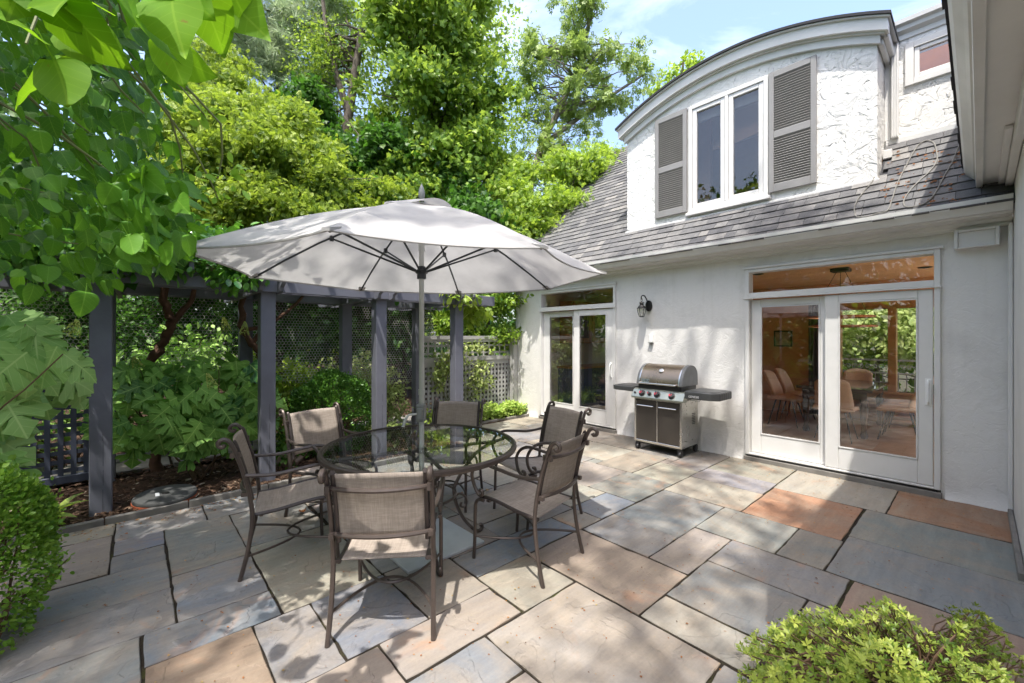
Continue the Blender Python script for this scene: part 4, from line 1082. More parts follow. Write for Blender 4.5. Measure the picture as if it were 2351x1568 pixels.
CH = [((2.437, -.69), (.996, -.087), 'bronze sling chair with its back to the viewer, nearest at the front of the table'),
      ((3.00, .106), (.60, -.80), 'bronze sling chair at the front right of the glass table, facing left'),
      ((3.753, .211), (-.558, -.83), 'bronze sling chair behind right of the table, before the far glass door'),
      ((4.045, -.616), (-.985, -.17), 'bronze sling chair at the far side of the table, before the lattice fence'),
      ((3.674, -1.557), (-.6, .8), 'bronze sling chair at the far left of the table, before the round box bush'),
      ((3.05, -1.575), (.451, .893), 'bronze sling chair at the near left of the table, beside the kerb')]
proto = make_chair(CH[0][2])
for i, ((d, l), (fd, fl), lab) in enumerate(CH):
    c = proto if i == 0 else copy_tree(proto)
    p = cam2w(d, l); f = cam_dir(fd, fl)
    c.location = (p.x, p.y, 0); c.rotation_euler = (0, 0, math.atan2(f.y, f.x) - PI / 2); c['label'] = lab

# ================================================================= GRILL
GX0, GX1, GY0, GY1 = 5.20, 5.70, 2.54, 3.22
gr = empty('gas_grill', (5.45, 2.88, 0), 0, 'gas grill with brown lid, steel control panel and grey side shelves against the white wall', 'grill')
def gp(m, n, mat, par=gr, **k): return m.build(n, M[mat], par, **k)
zb, zt = .115, .70
m = mb(); m.box(GX0 + .02, GX1, GY0 + .022, GY1 - .022, zb + .02, zt + .02); gp(m, 'cabinet', 'grill_dark')
m = mb(); u = .028
m.box(GX0, GX0 + .03, GY0, GY0 + u, zb, zt + .02); m.box(GX0, GX0 + .03, GY1 - u, GY1, zb, zt + .02); m.box(GX0, GX0 + .03, GY0 + u, GY1 - u, zb, zb + .03); m.box(GX0, GX0 + .03, GY0 + u, GY1 - u, zt - .005, zt + .02)
m.box(GX0 - .002, GX0 + .03, 2.872, 2.888, zb + .03, zt - .005); gp(m, 'cabinet_frame', 'steel', bevel=.003)
m = mb(); m.box(GX0 + .03, GX1 - .03, GY0 + .002, GY0 + .02, zb, zt + .02); sp = gp(m, 'side_panel', 'steel', bevel=.002)
m = mb()
for i in range(7):
    for x in (5.50, 5.545): m.box(x, x + .038, GY0 - .0015, GY0 + .001, .40 + i * .022, .41 + i * .022)
for (x, z) in ((5.31, .68), (5.34, .60), (5.34, .65), (5.34, .55), (5.50, .68), (5.60, .68), (5.30, .2), (5.34, .19), (5.5, .19)): m.box(x, x + .009, GY0 - .0015, GY0 + .001, z, z + .009)
gp(m, 'vent_slots', 'grill_black', sp)
for (a, b) in ((GY0 + u + .003, 2.869), (2.891, GY1 - u - .003)):
    m = mb(); m.box(GX0 + .002, GX0 + .02, a, b, zb + .034, zt - .009); dr = gp(m, 'cabinet_door', 'grill_dark', bevel=.004)
    m = mb(); m.tube([(GX0 + .002, a + .03, .62), (GX0 - .03, a + .03, .62), (GX0 - .03, b - .03, .62), (GX0 + .002, b - .03, .62)], .009, 8); gp(m, 'door_handle', 'steel', dr, smooth=True)
# control panel, sloped
m = mb(); m.prism([(GX0 - .05, .715), (GX0 - .055, .735), (GX0 + .015, .835), (GX0 + .06, .845), (GX0 + .06, .715)], 'y', GY0 - .045, GY1 + .02)
cp = gp(m, 'control_panel', 'panel_steel', bevel=.006)
nrm = Vector((-.1, 0, .07)).normalized()
def knob(y, r, t=.5, button=False):
    c = Vector((GX0 - .055 + .07 * t, y, .735 + .10 * t))
    Q = nrm.to_track_quat('Z', 'Y').to_matrix().to_4x4()
    if button:
        m = mb(); m.lathe([(.016, 0), (.016, .012), (.008, .018)], 16, c, Q); gp(m, 'igniter', 'grill_black', cp, smooth=True); return
    m = mb(); m.lathe([(r * 1.35, 0), (r * 1.35, .004), (r * 1.1, .007)], 24, c, Q); m.lathe([(r, .007), (r * .95, .028), (r * .8, .032)], 24, c, Q)
    m.box(-r * .16, r * .16, -r * 1.0, r * 1.0, .03, .044, Matrix.Translation(c) @ Q @ Matrix.Rotation(.5, 4, 'Z'))
    kb = gp(m, 'knob', 'grill_black', cp, smooth=True)
    m = mb(); m.lathe([(r * .62, .033), (r * .58, .037), (.001, .038)], 20, c + nrm * .001 + Vector((0, .010, 0)), Q); gp(m, 'knob_insert', 'red', kb, smooth=True)
knob(3.195, .02, .5, True); knob(3.085, .034); knob(2.975, .022); knob(2.865, .034); knob(2.66, .034)
# firebox and lid (D-shaped ends)
m = mb(); m.box(GX0 + .05, GX1 - .02, GY0 + .03, GY1 - .03, .80, .905); gp(m, 'firebox', 'grill_black', bevel=.006)
LP = [(GX0 + .030, .905), (GX0 + .035, .935), (GX0 + .055, 1.00), (GX0 + .095, 1.075), (GX0 + .15, 1.13), (GX0 + .22, 1.165), (GX0 + .30, 1.175), (GX0 + .39, 1.16), (GX0 + .45, 1.12), (GX0 + .485, 1.05), (GX0 + .49, .905)]
LPs = [(p.x, p.z) for p in smooth_path([(a, 0, b) for a, b in LP], 3)]
m = mb(); LO = [(a * .985 + (GX0 + .26) * .015, max(.905, b - .012)) for a, b in LPs]
m.band(LO, LPs, 'y', GY0 + .055, GY1 - .055); lid = gp(m, 'lid', 'grill_lid', smooth=True)
for (a, b) in ((GY0 + .012, GY0 + .0535), (GY1 - .0535, GY1 - .012)):
    P = [(GX0 + .26 + (x - GX0 - .26) * 1.015, .905 + (z - .905) * 1.012) for x, z in LPs]
    m = mb(); m.prism(P, 'y', a, b); gp(m, 'lid_end', 'end_grey', lid, bevel=.006)
for (a, b) in ((GY0 + .050, GY0 + .066), (GY1 - .066, GY1 - .050)):
    m = mb(); P = [(GX0 + .26 + (x - GX0 - .26) * 1.026, .905 + (z - .905) * 1.02) for x, z in LPs]; m.band([(x, z) for x, z in LPs], P, 'y', a, b); gp(m, 'lid_trim', 'steel', lid, smooth=True)
m = mb(); m.tube(smooth_path([(GX0 + .04, GY0 + .09, .93), (GX0 - .02, GY0 + .08, .925), (GX0 - .022, GY0 + .14, .925), (GX0 - .022, GY1 - .14, .925), (GX0 - .02, GY1 - .08, .925), (GX0 + .04, GY1 - .09, .93)], 4), .0125, 10); gp(m, 'lid_handle', 'steel', lid, smooth=True)
def lidn(t):
    i = min(len(LPs) - 2, int(t)); a, b = LPs[i], LPs[i + 1]; d_ = Vector((b[0] - a[0], 0, b[1] - a[1])).normalized(); return Vector((a[0], 0, a[1])), Vector((-d_.z, 0, d_.x))
p, nn = lidn(10); Q = nn.to_track_quat('Z', 'Y').to_matrix().to_4x4()
m = mb(); m.lathe([(.036, -.004), (.036, .010), (.030, .014), (.028, .010)], 28, p + Vector((0, 2.875, 0)), Q); th = gp(m, 'thermometer', 'steel', lid, smooth=True)
m = mb(); m.lathe([(.0275, .0105), (.001, .0106)], 28, p + Vector((0, 2.875, 0)), Q); m.box(-.002, .002, 0, .022, .0112, .0125, Matrix.Translation(p + Vector((0, 2.875, 0))) @ Q); gp(m, 'dial', 'plate', th)
def text(s, size, mat, parent, Mw, name, ext=.0008):
    cu = bpy.data.curves.new('lettering', 'FONT'); cu.body = s; cu.size = size; cu.extrude = ext; cu.align_x = 'CENTER'; cu.align_y = 'CENTER'
    o = bpy.data.objects.new('lettering', cu); COL.objects.link(o)
    dg = bpy.context.evaluated_depsgraph_get(); me = bpy.data.meshes.new_from_object(o.evaluated_get(dg))
    bpy.data.objects.remove(o); me.transform(Matrix.Translation(-chain_offset(parent)) @ Mw)
    me.materials.clear(); return link_mesh(name, me, M[mat], parent)
# badge on the lid (left end) and lettering on the right shelf
p, nn = lidn(4); up_ = Vector((-nn.z * -1, 0, -nn.x * -1)); xa = Vector((0, -1, 0)); ya = nn.cross(xa)
F = Matrix(((xa.x, ya.x, nn.x, 0), (xa.y, ya.y, nn.y, 0), (xa.z, ya.z, nn.z, 0), (0, 0, 0, 1)))
Mb = Matrix.Translation(p + Vector((0, 3.075, 0)) + nn * .003) @ F
m = mb(); m.box(-.062, .062, -.024, .024, -.002, .003, Mb); bd = gp(m, 'badge', 'steel', lid, bevel=.002)
text('WEBER', .036, 'black_text', bd, Mb @ Matrix.Translation((0, 0, .0035)), 'lettering')
# side shelves
m = mb()
L_ = [(5.20, 3.245), (5.21, 3.54), (5.25, 3.60), (5.33, 3.625), (5.55, 3.62), (5.64, 3.58), (5.66, 3.245)]
m.prism(L_, 'z', .79, .855); ls = gp(m, 'side_shelf', 'grill_shelf', bevel=.01, seg=2)
m = mb(); m.prism([(5.26, 3.25), (5.27, 3.53), (5.31, 3.575), (5.54, 3.57), (5.60, 3.54), (5.61, 3.25)], 'z', .8555, .860); gp(m, 'shelf_top', 'grill_black', ls, bevel=.002)
m = mb()
R_ = [(5.165, 2.492), (5.165, 2.26), (5.185, 2.17), (5.225, 2.10)]
for i in range(6): R_ += [(5.25 + i * .062, 2.075), (5.285 + i * .062, 2.092)]
R_ += [(5.62, 2.09), (5.66, 2.14), (5.67, 2.492)]
m.prism(R_, 'z', .775, .87); rs = gp(m, 'side_shelf', 'grill_shelf', bevel=.012, seg=2)
m = mb(); m.prism([(5.21, 2.485), (5.21, 2.27), (5.24, 2.17), (5.28, 2.135), (5.60, 2.135), (5.63, 2.17), (5.63, 2.485)], 'z', .8705, .876); gp(m, 'shelf_top', 'grill_shelf', rs, bevel=.003)
Mt = Matrix.Translation((5.1635, 2.37, .808)) @ Matrix(((0, 0, -1, 0), (-1, 0, 0, 0), (0, 1, 0, 0), (0, 0, 0, 1)))
text('GENESIS', .036, 'white_text', rs, Mt, 'lettering')
m = mb(); m.tube([(5.21, 2.44, .775), (5.205, 2.43, .758), (5.205, 2.31, .758), (5.21, 2.30, .775)], .004, 6); gp(m, 'tool_rail', 'steel', rs)
for (x, y) in ((5.235, 2.575), (5.235, 3.185), (5.66, 2.575), (5.66, 3.185)):
    m = mb(); m.box(x - .02, x + .02, y - .022, y + .022, .075, zb - .001); m.box(x - .03, x + .028, y - .024, y - .018, .03, .09); m.box(x - .03, x + .028, y + .018, y + .024, .03, .09)
    cs_ = gp(m, 'caster', 'grill_black', bevel=.004)
    m = mb(); m.lathe([(.034, -.016), (.037, -.01), (.037, .01), (.034, .016)], 20, (x, y, .038), Matrix.Rotation(PI / 2, 4, 'X')); gp(m, 'wheel', 'grill_black', cs_, smooth=True)
m = mb(); m.box(GX0 + .03, GX1 - .01, GY0 + .03, GY1 - .03, .09, zb + .018); gp(m, 'floor_pan', 'grill_black')

# ================================================================= WALL LANTERN, SOCKET
ln_ = empty('wall_lantern', (5.80, 3.36, 2.03), 0, 'black carriage lantern hung from a curved bracket on the white wall', 'lantern')
m = mb(); pr = [(math.cos(a) * .052, math.sin(a) * .085) for a in np.linspace(0, 2 * PI, 17)[:-1]]
m.prism([(3.335 + p, 2.02 + q) for p, q in pr], 'x', 5.765, 5.797); m.build('back_plate', M['black'], ln_, bevel=.006)
LX, LY = 5.665, 3.385
m = mb(); m.tube(smooth_path([(5.77, 3.34, 2.03), (5.745, 3.345, 2.10), (5.71, 3.36, 2.165), (5.675, 3.38, 2.172), (LX - .012, LY, 2.14), (LX, LY, 2.118), (LX + .01, LY, 2.125)], 4), .008, 7); m.build('bracket', M['black'], ln_, smooth=True)
m = mb(); m.tube([(LX, LY + .014 * math.cos(a), 2.105 + .016 * math.sin(a)) for a in np.linspace(0, 2 * PI, 13)[:-1]], .003, 5, closed=True); m.build('ring', M['black'], ln_)
m = mb(); m.lathe([(.004, 2.092), (.010, 2.082), (.038, 2.064), (.042, 2.058), (.026, 2.055), (.026, 2.035), (.03, 2.03)], 16, (LX, LY, 0)); m.lathe([(.030, 2.03), (.052, 2.008), (.056, 1.992)], 16, (LX, LY, 0))
m.lathe([(.056, 1.992), (.070, 1.990), (.072, 1.982), (.060, 1.978)], 6, (LX, LY, 0)); m.lathe([(.034, 1.862), (.034, 1.855), (.02, 1.848)], 6, (LX, LY, 0))
for i in range(6):
    a = 2 * PI * i / 6; c, s = math.cos(a), math.sin(a)
    m.tube([(LX + c * .060, LY + s * .060, 1.98), (LX + c * .057, LY + s * .057, 1.93), (LX + c * .034, LY + s * .034, 1.858)], .0045, 5)
m.build('lantern_frame', M['black'], ln_)
m = mb(); m.lathe([(.057, 1.977), (.0545, 1.93), (.032, 1.863)], 6, (LX, LY, 0)); m.build('lantern_glass', M['lantern_glass'], ln_)
m = mb(); m.lathe([(.010, 1.885), (.011, 1.94), (.003, 1.965)], 10, (LX, LY, 0)); m.build('candle_bulb', M['white'], ln_)
so = empty('outdoor_socket', (5.8, 3.30, 1.53), 0, 'small white weatherproof socket below the wall lantern', 'socket')
m = mb(); m.box(5.772, 5.798, 3.272, 3.328, 1.475, 1.59); m.build('cover', M['white'], so, bevel=.006)
m = mb(); m.box(5.755, 5.798, 3.262, 3.338, 1.462, 1.472); m.build('base_lip', M['plastic_grey'], so, bevel=.002)

# heating cable zig-zagging on the roof
path = [(1325, 1210), (1295, 1265), (1255, 1310), (1215, 1360), (1188, 1410), (1183, 1460), (1200, 1492), (1270, 1490), (1345, 1468), (1410, 1450), (1440, 1380), (1480, 1260), (1540, 1140), (1600, 1030), (1640, 985), (1690, 967), (1730, 985), (1748, 1040), (1750, 1110), (1700, 1180), (1640, 1235), (1575, 1300), (1530, 1365), (1522, 1405), (1545, 1425), (1620, 1418), (1690, 1385), (1745, 1320), (1800, 1215), (1860, 1110), (1900, 1010), (1950, 965)]
m = mb(); m.tube(smooth_path([on_roof(1567.3 + x / 3, y / 3, .03) for x, y in path], 4), .006, 6)
m.build('heating_cable', M['cable'], smooth=True)
tag(bpy.data.objects['heating_cable'], 'grey heating cable looped in zigzags over the roof shingles', 'cable')

# spare umbrella stand in the bed
ss = empty('umbrella_stand', (.235, 5.07, .04), 0, 'round dark umbrella stand with a rusty red rim lying in the bed', 'umbrella stand')
Rt = Matrix.Translation((.235, 5.085, .065)) @ Matrix.Rotation(math.radians(3), 4, 'X')
m = mb(); m.lathe([(.02, .03), (.035, .032), (.19, .036), (.232, .026), (.24, .010), (.238, .0)], 48, (0, 0, 0), Rt); m.build('lid', M['rubber_disc'], ss, smooth=True)
m = mb(); m.lathe([(.236, -.035), (.242, -.03), (.242, -.004), (.2, -.002)], 48, (0, 0, 0), Rt); m.build('rim', M['rust_red'], ss, smooth=True)
m = mb(); m.lathe([(.028, .034), (.026, .0385), (.0005, .0386)], 20, (0, 0, 0), Rt); m.build('socket_hole', M['black'], ss)
m = mb(); m.box(-.075, -.045, -.06, .03, .0372, .0378, Rt); m.build('sticker', M['plate'], ss)

# ================================================================= PERGOLA
pg = empty('pergola', (1.7, 5.7, 0), 0, 'slate blue wooden pergola of paired square posts beside the patio', 'pergola')
PX = (-.198, 1.074, 2.337, 3.525); YF, YR = 5.115, 6.25
def post(x, y, w=.0715):
    m = mb(); h = w
    m.box(x - h, x + h, y - .0715, y + .0715, -.05, 2.19); p_ = m.build('post', M['wood_paint'], pg, bevel=.006)
    m = mb(); z = random.uniform(0, .1)
    while z < random.uniform(.6, 1.0): L_ = random.uniform(.05, .22); cx_ = x + .012 + random.uniform(-.003, .003); m.box(cx_, cx_ + .0022, y - .0727, y - .0716, z, z + L_); z += L_ + random.uniform(.004, .05)
    m.build('drying_crack', M['black'], p_)
    m = mb(); m.box(x - h - .012, x + h + .012, y - .084, y + .084, 2.192, 2.2); m.build('post_cap', M['wood_paint'], p_)
for x in PX:
    post(x, YF); post(x, YR)
def plank(x0, x1, y0, y1, z0, z1, name): m = mb(); m.box(x0, x1, y0, y1, z0, z1); return m.build(name, M['wood_paint'], pg, bevel=.005)
for y in (YF - .096, YF + .096, YR - .096, YR + .096): plank(-.95, 4.15, y - .022, y + .022, 2.025 if y < 5.6 else 2.02, 2.17, 'beam')
for x in PX:
    for sx in (-1, 1):
        m = mb(); ends = [(4.80, 2.16), (4.80, 2.12), (4.83, 2.09), (4.88, 2.075), (4.90, 2.03), (4.95, 2.015), (6.95, 2.015), (7.08, 2.03), (7.15, 2.09), (7.15, 2.16)]
        xx = x + sx * .094; m.prism(ends, 'x', xx - .02, xx + .02); m.build('cross_beam', M['wood_paint'], pg, bevel=.004)
x = -.85
while x < 4.1:
    plank(x - .02, x + .02, 4.86, 6.75, 2.174, 2.27, 'rafter'); x += .42

# lattice panel at the left end of the rear row
def lattice(root, x0, x1, y, z0, z1, pitch, sw, mat, name='lattice'):
    m = mb(); x = x0
    while x <= x1: m.box(x - sw / 2, x + sw / 2, y - .006, y, z0, z1); x += pitch
    z = z0 + pitch / 2
    while z < z1: m.box(x0, x1, y + .0005, y + .0065, z - sw / 2, z + sw / 2); z += pitch
    return m.build(name, M[mat], root)
lp = empty('garden_trellis', (-1.1, 6.25, 0), 0, 'dark navy lattice panel with a wide top rail behind the leftmost pergola post', 'trellis')
lattice(lp, -2.1, -.32, 6.25, .14, 1.10, .092, .042, 'wood_paint_dark')
for q in ((6.20, 6.29, 1.10, 1.20), (6.215, 6.275, .06, .14)): mb().box(-2.12, -.30, *q).build('rail', M['wood_paint_dark'], lp, bevel=.005)

# painted lattice fence at the end of the patio
lf = empty('lattice_fence', (4.7, 6.4, 0), 0, 'pale grey lattice fence with open square grid top beside the house corner', 'fence')
for qq in (((6.36, 6.44, 1.51, 1.575), (6.375, 6.425, 1.46, 1.512)), ((6.34, 6.46, 1.115, 1.19), (6.37, 6.43, 1.03, 1.118)), ((6.375, 6.425, .12, .2),)):
    m = mb()
    for q in qq: m.box(3.5, 5.655, *q)
    m.build('rail', M['fence_paint'], lf)
lattice(lf, 3.55, 5.72, 6.405, 1.192, 1.458, .135, .034, 'fence_paint', 'top_grid')
m = mb(); x = 3.53
while x < 5.75: m.box(x, x + .04, 6.385, 6.397, .2, 1.03); x += .088
z = .24
while z < 1.03: m.box(3.52, 5.76, 6.4, 6.41, z, z + .04); z += .088
m.build('lattice', M['fence_paint'], lf)
m = mb(); m.box(5.655, 5.775, 6.225, 6.345, .0, 1.60); fp = m.build('post', M['fence_paint'], lf, bevel=.005)
m = mb(); m.box(5.63, 5.782, 6.20, 6.37, 1.60, 1.64); m.box(5.61, 5.782, 6.18, 6.39, 1.645, 1.69); m.build('post_cap', M['fence_paint'], fp, bevel=.006)

# hexagonal wire netting behind the pergola
def netting():
    m = mb(); a = .024; dx, dz = a * math.sqrt(3), a * 1.5
    x0, x1, z0, z1 = -2.0, 3.9, .75, 2.02
    t = .0022
    def P(x, z): return Vector((x, 6.40 + .05 * math.sin(x * 2.1) * math.sin(z * 3) + .02 * math.sin(x * 7 + z * 4), z))
    def wire(p, q):
        A, B = P(*p), P(*q); d_ = (B - A); n_ = Vector((d_.z, 0, -d_.x)).normalized() * t; o = Vector((0, t, 0))
        b = len(m.v); m.v += [tuple(A + n_), tuple(A - n_), tuple(A + o * 1.6), tuple(B + n_), tuple(B - n_), tuple(B + o * 1.6)]
        m.face((b, b + 1, b + 4, b + 3)); m.face((b + 1, b + 2, b + 5, b + 4)); m.face((b + 2, b, b + 3, b + 5))
    j = 0; z = z0
    while z < z1:
        x = x0 + (dx / 2 if j % 2 else 0)
        while x < x1:
            lim = .55 + .25 * math.sin(x * 1.3)
            if z > z0 + max(0, lim - .6):
                c = (x, z); p0 = (x, z + a); p1 = (x + dx / 2, z + a / 2); p5 = (x - dx / 2, z + a / 2); p2 = (x + dx / 2, z - a / 2)
                wire(p0, p1); wire(p0, p5); wire(p1, p2)
            x += dx
        z += dz; j += 1
    o = m.build('wire_netting', M['wire'])
    tag(o, 'hexagonal wire netting stretched behind the pergola posts', 'netting')
netting()
# ================================================================= FOLIAGE
def V3(a): return np.array(a, dtype=float)
def norm(a): return a / np.maximum(1e-9, np.linalg.norm(a, axis=-1, keepdims=True))

# ---- leaf templates: (verts (k,3): x across, y along, z up ; triangles)
def tpl_simple(w=.27, fold=.07, droop=-.06):
    return np.array([(0, 0, 0), (-w, .42, fold), (0, .45, 0), (w, .42, fold), (0, 1, droop)]), [(0, 2, 1), (0, 3, 2), (1, 2, 4), (2, 3, 4)]
def tpl_oval(w=.30, fold=.06):
    P = [(0, 0, 0), (-w * .75, .22, fold), (-w, .5, fold), (-w * .7, .8, fold * .6), (0, 1, -.05), (w * .7, .8, fold * .6), (w, .5, fold), (w * .75, .22, fold), (0, .5, 0)]
    return np.array(P), [(8, i, (i + 1) % 8)[::-1] for i in range(8)]
def tpl_outline(out, curl=.10, fold=.12, mids=5):
    """symmetric blade: right side outline (x,y) from base to tip; strip to a midrib"""
    V = []; F = []
    n = len(out)
    for (x, y) in out:
        V.append((0, y if True else 0, -curl * y * y)); 
    for (x, y) in out: V.append((x, y, fold * x - curl * y * y - .10 * x * x))
    for (x, y) in out: V.append((-x, y, fold * x - curl * y * y - .10 * x * x))
    for i in range(n - 1):
        F += [(i, n + i, n + i + 1), (i, n + i + 1, i + 1), (i, 2 * n + i + 1, 2 * n + i), (i, i + 1, 2 * n + i + 1)]
    return np.array(V), F
HEART = tpl_outline([(.0, .06), (.20, -.02), (.34, .06), (.42, .22), (.43, .40), (.36, .60), (.24, .78), (.10, .93), (0, 1.04)], .26, .20)
HEART[0][:, 2] += .03 * np.sin(HEART[0][:, 1] * 9) * np.abs(HEART[0][:, 0]) * 3
HEART = (np.concatenate([HEART[0], [(.010, .07, 0), (-.010, .07, 0), (-.007, -.42, -.10), (.007, -.42, -.10)]]), HEART[1] + [(27, 28, 29), (27, 29, 30)])
def tpl_oak():
    # oak-leaf hydrangea: five deep pointed lobes
    R = [(0.0, .0), (.10, .05), (.34, .02), (.50, .12), (.44, .20), (.58, .32), (.38, .31), (.14, .36), (.28, .44), (.54, .50), (.60, .66), (.46, .68), (.40, .80), (.24, .66), (.10, .60), (.20, .76), (.30, .84), (.20, .94), (.12, 1.02), (0, 1.14)]
    R = [(p.x, p.y) for p in smooth_path([(x, y, 0) for x, y in R], 3)]; nR = len(R)
    V = [(x, y, .10 * x - .16 * y * y - .34 * x * x) for x, y in R] + [(-x, y, .10 * x - .16 * y * y - .34 * x * x) for x, y in R]
    n = len(R); c = [(0, .16, .0), (0, .38, -.02), (0, .58, -.045), (0, .8, -.08)]
    b = 2 * n; V += c
    F = []
    def mid(y): return b + (0 if y < .27 else 1 if y < .47 else 2 if y < .70 else 3)
    for s in (0, n):
        for i in range(n - 1):
            a0, a1 = s + i, s + i + 1
            # keep the fan monotone along the outline
            k0 = b + min(3, int(i / 15)); k1 = b + min(3, int((i + 1) / 15))
            F.append((k0, a0, a1) if s == 0 else (k0, a1, a0))
            if k1 != k0: F.append((k0, a1, k1) if s == 0 else (k0, k1, a1))
    return np.array(V), F
OAK = tpl_oak()
def tpl_maple():
    R = [(0, 0), (.12, .10), (.42, .02), (.36, .20), (.60, .34), (.58, .46), (.34, .44), (.40, .66), (.22, .62), (.14, .78), (0, 1.0)]
    out = [(x, y) for x, y in R]; V = [(x, y, -.1 * abs(x) - .08 * y * y) for x, y in out] + [(-x, y, -.1 * abs(x) - .08 * y * y) for x, y in out[1:-1]]
    n = len(out); V.append((0, .35, .03)); c = len(V) - 1; F = []
    right = list(range(n)); left = [n - 1] + [n + i for i in range(n - 2)][::-1] + [0]
    for L in (right, left):
        for i in range(len(L) - 1): F.append((c, L[i], L[i + 1]))
    return np.array(V), F
MAPLE = tpl_maple()
def tpl_pinnate(pairs=4, ll=.36, lw=.11, start=.22):
    V, F = [], []
    def lf(bx, by, dx, dy, L):
        b = len(V); nx, ny = -dy, dx
        V.extend([(bx, by, 0), (bx + dx * L * .45 + nx * lw, by + dy * L * .45 + ny * lw, .02), (bx + dx * L, by + dy * L, -.05), (bx + dx * L * .45 - nx * lw, by + dy * L * .45 - ny * lw, .02)])
        F.extend([(b, b + 1, b + 2), (b, b + 2, b + 3)])
    for i in range(pairs):
        y = start + (1 - start - .2) * i / max(1, pairs - 1)
        lf(.01, y, .86, .5, ll); lf(-.01, y, -.86, .5, ll)
    lf(0, .82, 0, 1, ll)
    V.extend([(-.008, 0, 0), (.008, 0, 0), (0, .85, 0)]); b = len(V) - 3; F.append((b, b + 1, b + 2))
    return np.array(V), F
PINN = tpl_pinnate(); ASHL = tpl_pinnate(3, .46, .12, .3)
def tpl_needles(n=16):
    V, F = [], []; r = np.random.default_rng(2)
    for i in range(n):
        d = norm(np.array([r.normal(0, .6), 1.0, r.normal(0, .6)])); s = norm(np.cross(d, r.normal(size=3))) * .022
        b = len(V); V += [tuple(s), tuple(-s), tuple(d * r.uniform(.7, 1.1))]; F.append((b, b + 1, b + 2))
    return np.array(V), F
NEED = tpl_needles()
SIMPLE, OVAL = tpl_simple(), tpl_oval()
NARROW = tpl_simple(.16, .04, -.1)
def tpl_whorl(n=6, w=.17, up=.45):
    """rosette of narrow leaves at a shoot tip"""
    V, F = [], []
    for i in range(n):
        a = 2 * PI * i / n + .3 * (i % 2); c, s = math.cos(a), math.sin(a); L = .85 + .3 * ((i * 7) % 5) / 5; e = up + .25 * ((i * 3) % 4) / 4
        def P(r, t, z): return (c * r - s * t, z, s * r + c * t)
        b = len(V); V += [P(0, 0, 0), P(.5 * L, w, .5 * L * e + .03), P(.52 * L, 0, .5 * L * e - .01), P(.5 * L, -w, .5 * L * e + .03), P(L, 0, L * e * .8)]
        F += [(b, b + 2, b + 1), (b, b + 3, b + 2), (b + 1, b + 2, b + 4), (b + 2, b + 3, b + 4)]
    return np.array(V), F
WHORL = tpl_whorl(6, .19, .7)

VEIN = {len(OAK[0]): [0] * (len(OAK[0]) - 4) + [.2, .2, .15, .1], len(HEART[0]): [.1] * 9 + [0] * 18 + [.6] * 4}     # pale midribs
def leaf_mesh(name, P, A, Nn, S, tpl, tint, mat, parent=None, smooth=True):
    """P points, A leaf axis, Nn leaf normal, S sizes; one mesh of many leaves"""
    T, F = tpl
    A = norm(A); X = norm(np.cross(A, Nn)); Z = np.cross(X, A)
    k = len(T); n = len(P)
    off = V3(chain_offset(parent)) if parent is not None else np.zeros(3)
    W = (T[None, :, 0:1] * X[:, None, :] + T[None, :, 1:2] * A[:, None, :] + T[None, :, 2:3] * Z[:, None, :]) * S[:, None, None] + (P - off)[:, None, :]
    Fa = np.array(F, dtype=np.int32)
    idx = (Fa[None] + (np.arange(n, dtype=np.int32) * k)[:, None, None]).reshape(-1)
    me = bpy.data.meshes.new(name); nf = n * len(F)
    me.vertices.add(n * k); me.vertices.foreach_set('co', W.astype(np.float32).ravel())
    me.loops.add(len(idx)); me.loops.foreach_set('vertex_index', idx)
    me.polygons.add(nf); me.polygons.foreach_set('loop_start', np.arange(0, nf * 3, 3, dtype=np.int32)); me.polygons.foreach_set('loop_total', np.full(nf, 3, dtype=np.int32))
    a = me.attributes.new('tint', 'FLOAT', 'POINT'); tv = np.repeat(tint, k) + (np.tile(np.array(VEIN[k], dtype=float), n) if k in VEIN else 0); a.data.foreach_set('value', np.clip(tv, 0, 1).astype(np.float32))
    if k in VEIN:
        a = me.attributes.new('blade', 'FLOAT_VECTOR', 'POINT'); a.data.foreach_set('vector', np.tile(T, (n, 1)).astype(np.float32).ravel())
    me.update(calc_edges=True); me.validate(verbose=False)
    if smooth: me.polygons.foreach_set('use_smooth', [True] * nf)
    return link_mesh(name, me, M[mat], parent)

def crown_points(blobs, n_clusters, per, cr, rng, shell=.5, flat=.6, spray=False):
    """blobs: (center, radii). Clusters biased to the outside of each blob; leaves gaussian round each cluster"""
    vol = np.array([b[1][0] * b[1][1] * b[1][2] for b in blobs]) ** (2 / 3); pr = vol / vol.sum()
    bi = rng.choice(len(blobs), n_clusters, p=pr)
    C = np.array([b[0] for b in blobs], dtype=float)[bi]; R = np.array([b[1] for b in blobs], dtype=float)[bi]
    D = norm(rng.normal(size=(n_clusters, 3))); u = rng.random((n_clusters, 1)) ** shell
    CC = C + D * R * u * (1 + .12 * rng.normal(size=(n_clusters, 1)))
    k = rng.poisson(per, n_clusters) + 2
    ci = np.repeat(np.arange(n_clusters), k)
    out = norm((CC - C) / R)
    if spray:                                # leaves strung along a drooping branchlet
        sd = norm(out * np.array([1, 1, .3]) * .8 + rng.normal(size=out.shape) * np.array([.7, .7, .25]) + np.array([0, 0, -.15]))
        t = rng.uniform(-1, 1, (len(ci), 1))
        P = CC[ci] + sd[ci] * t * cr * 1.9 + rng.normal(size=(len(ci), 3)) * cr * .33 - np.array([0, 0, 1]) * (t + 1) ** 2 * cr * .22
        out = norm(out[ci] * .35 + sd[ci])
    else:
        P = CC[ci] + rng.normal(size=(len(ci), 3)) * cr * np.array([1, 1, flat]); out = out[ci]
    ctint = rng.normal(0, .18, n_clusters)[ci]
    return P, out, CC, ctint

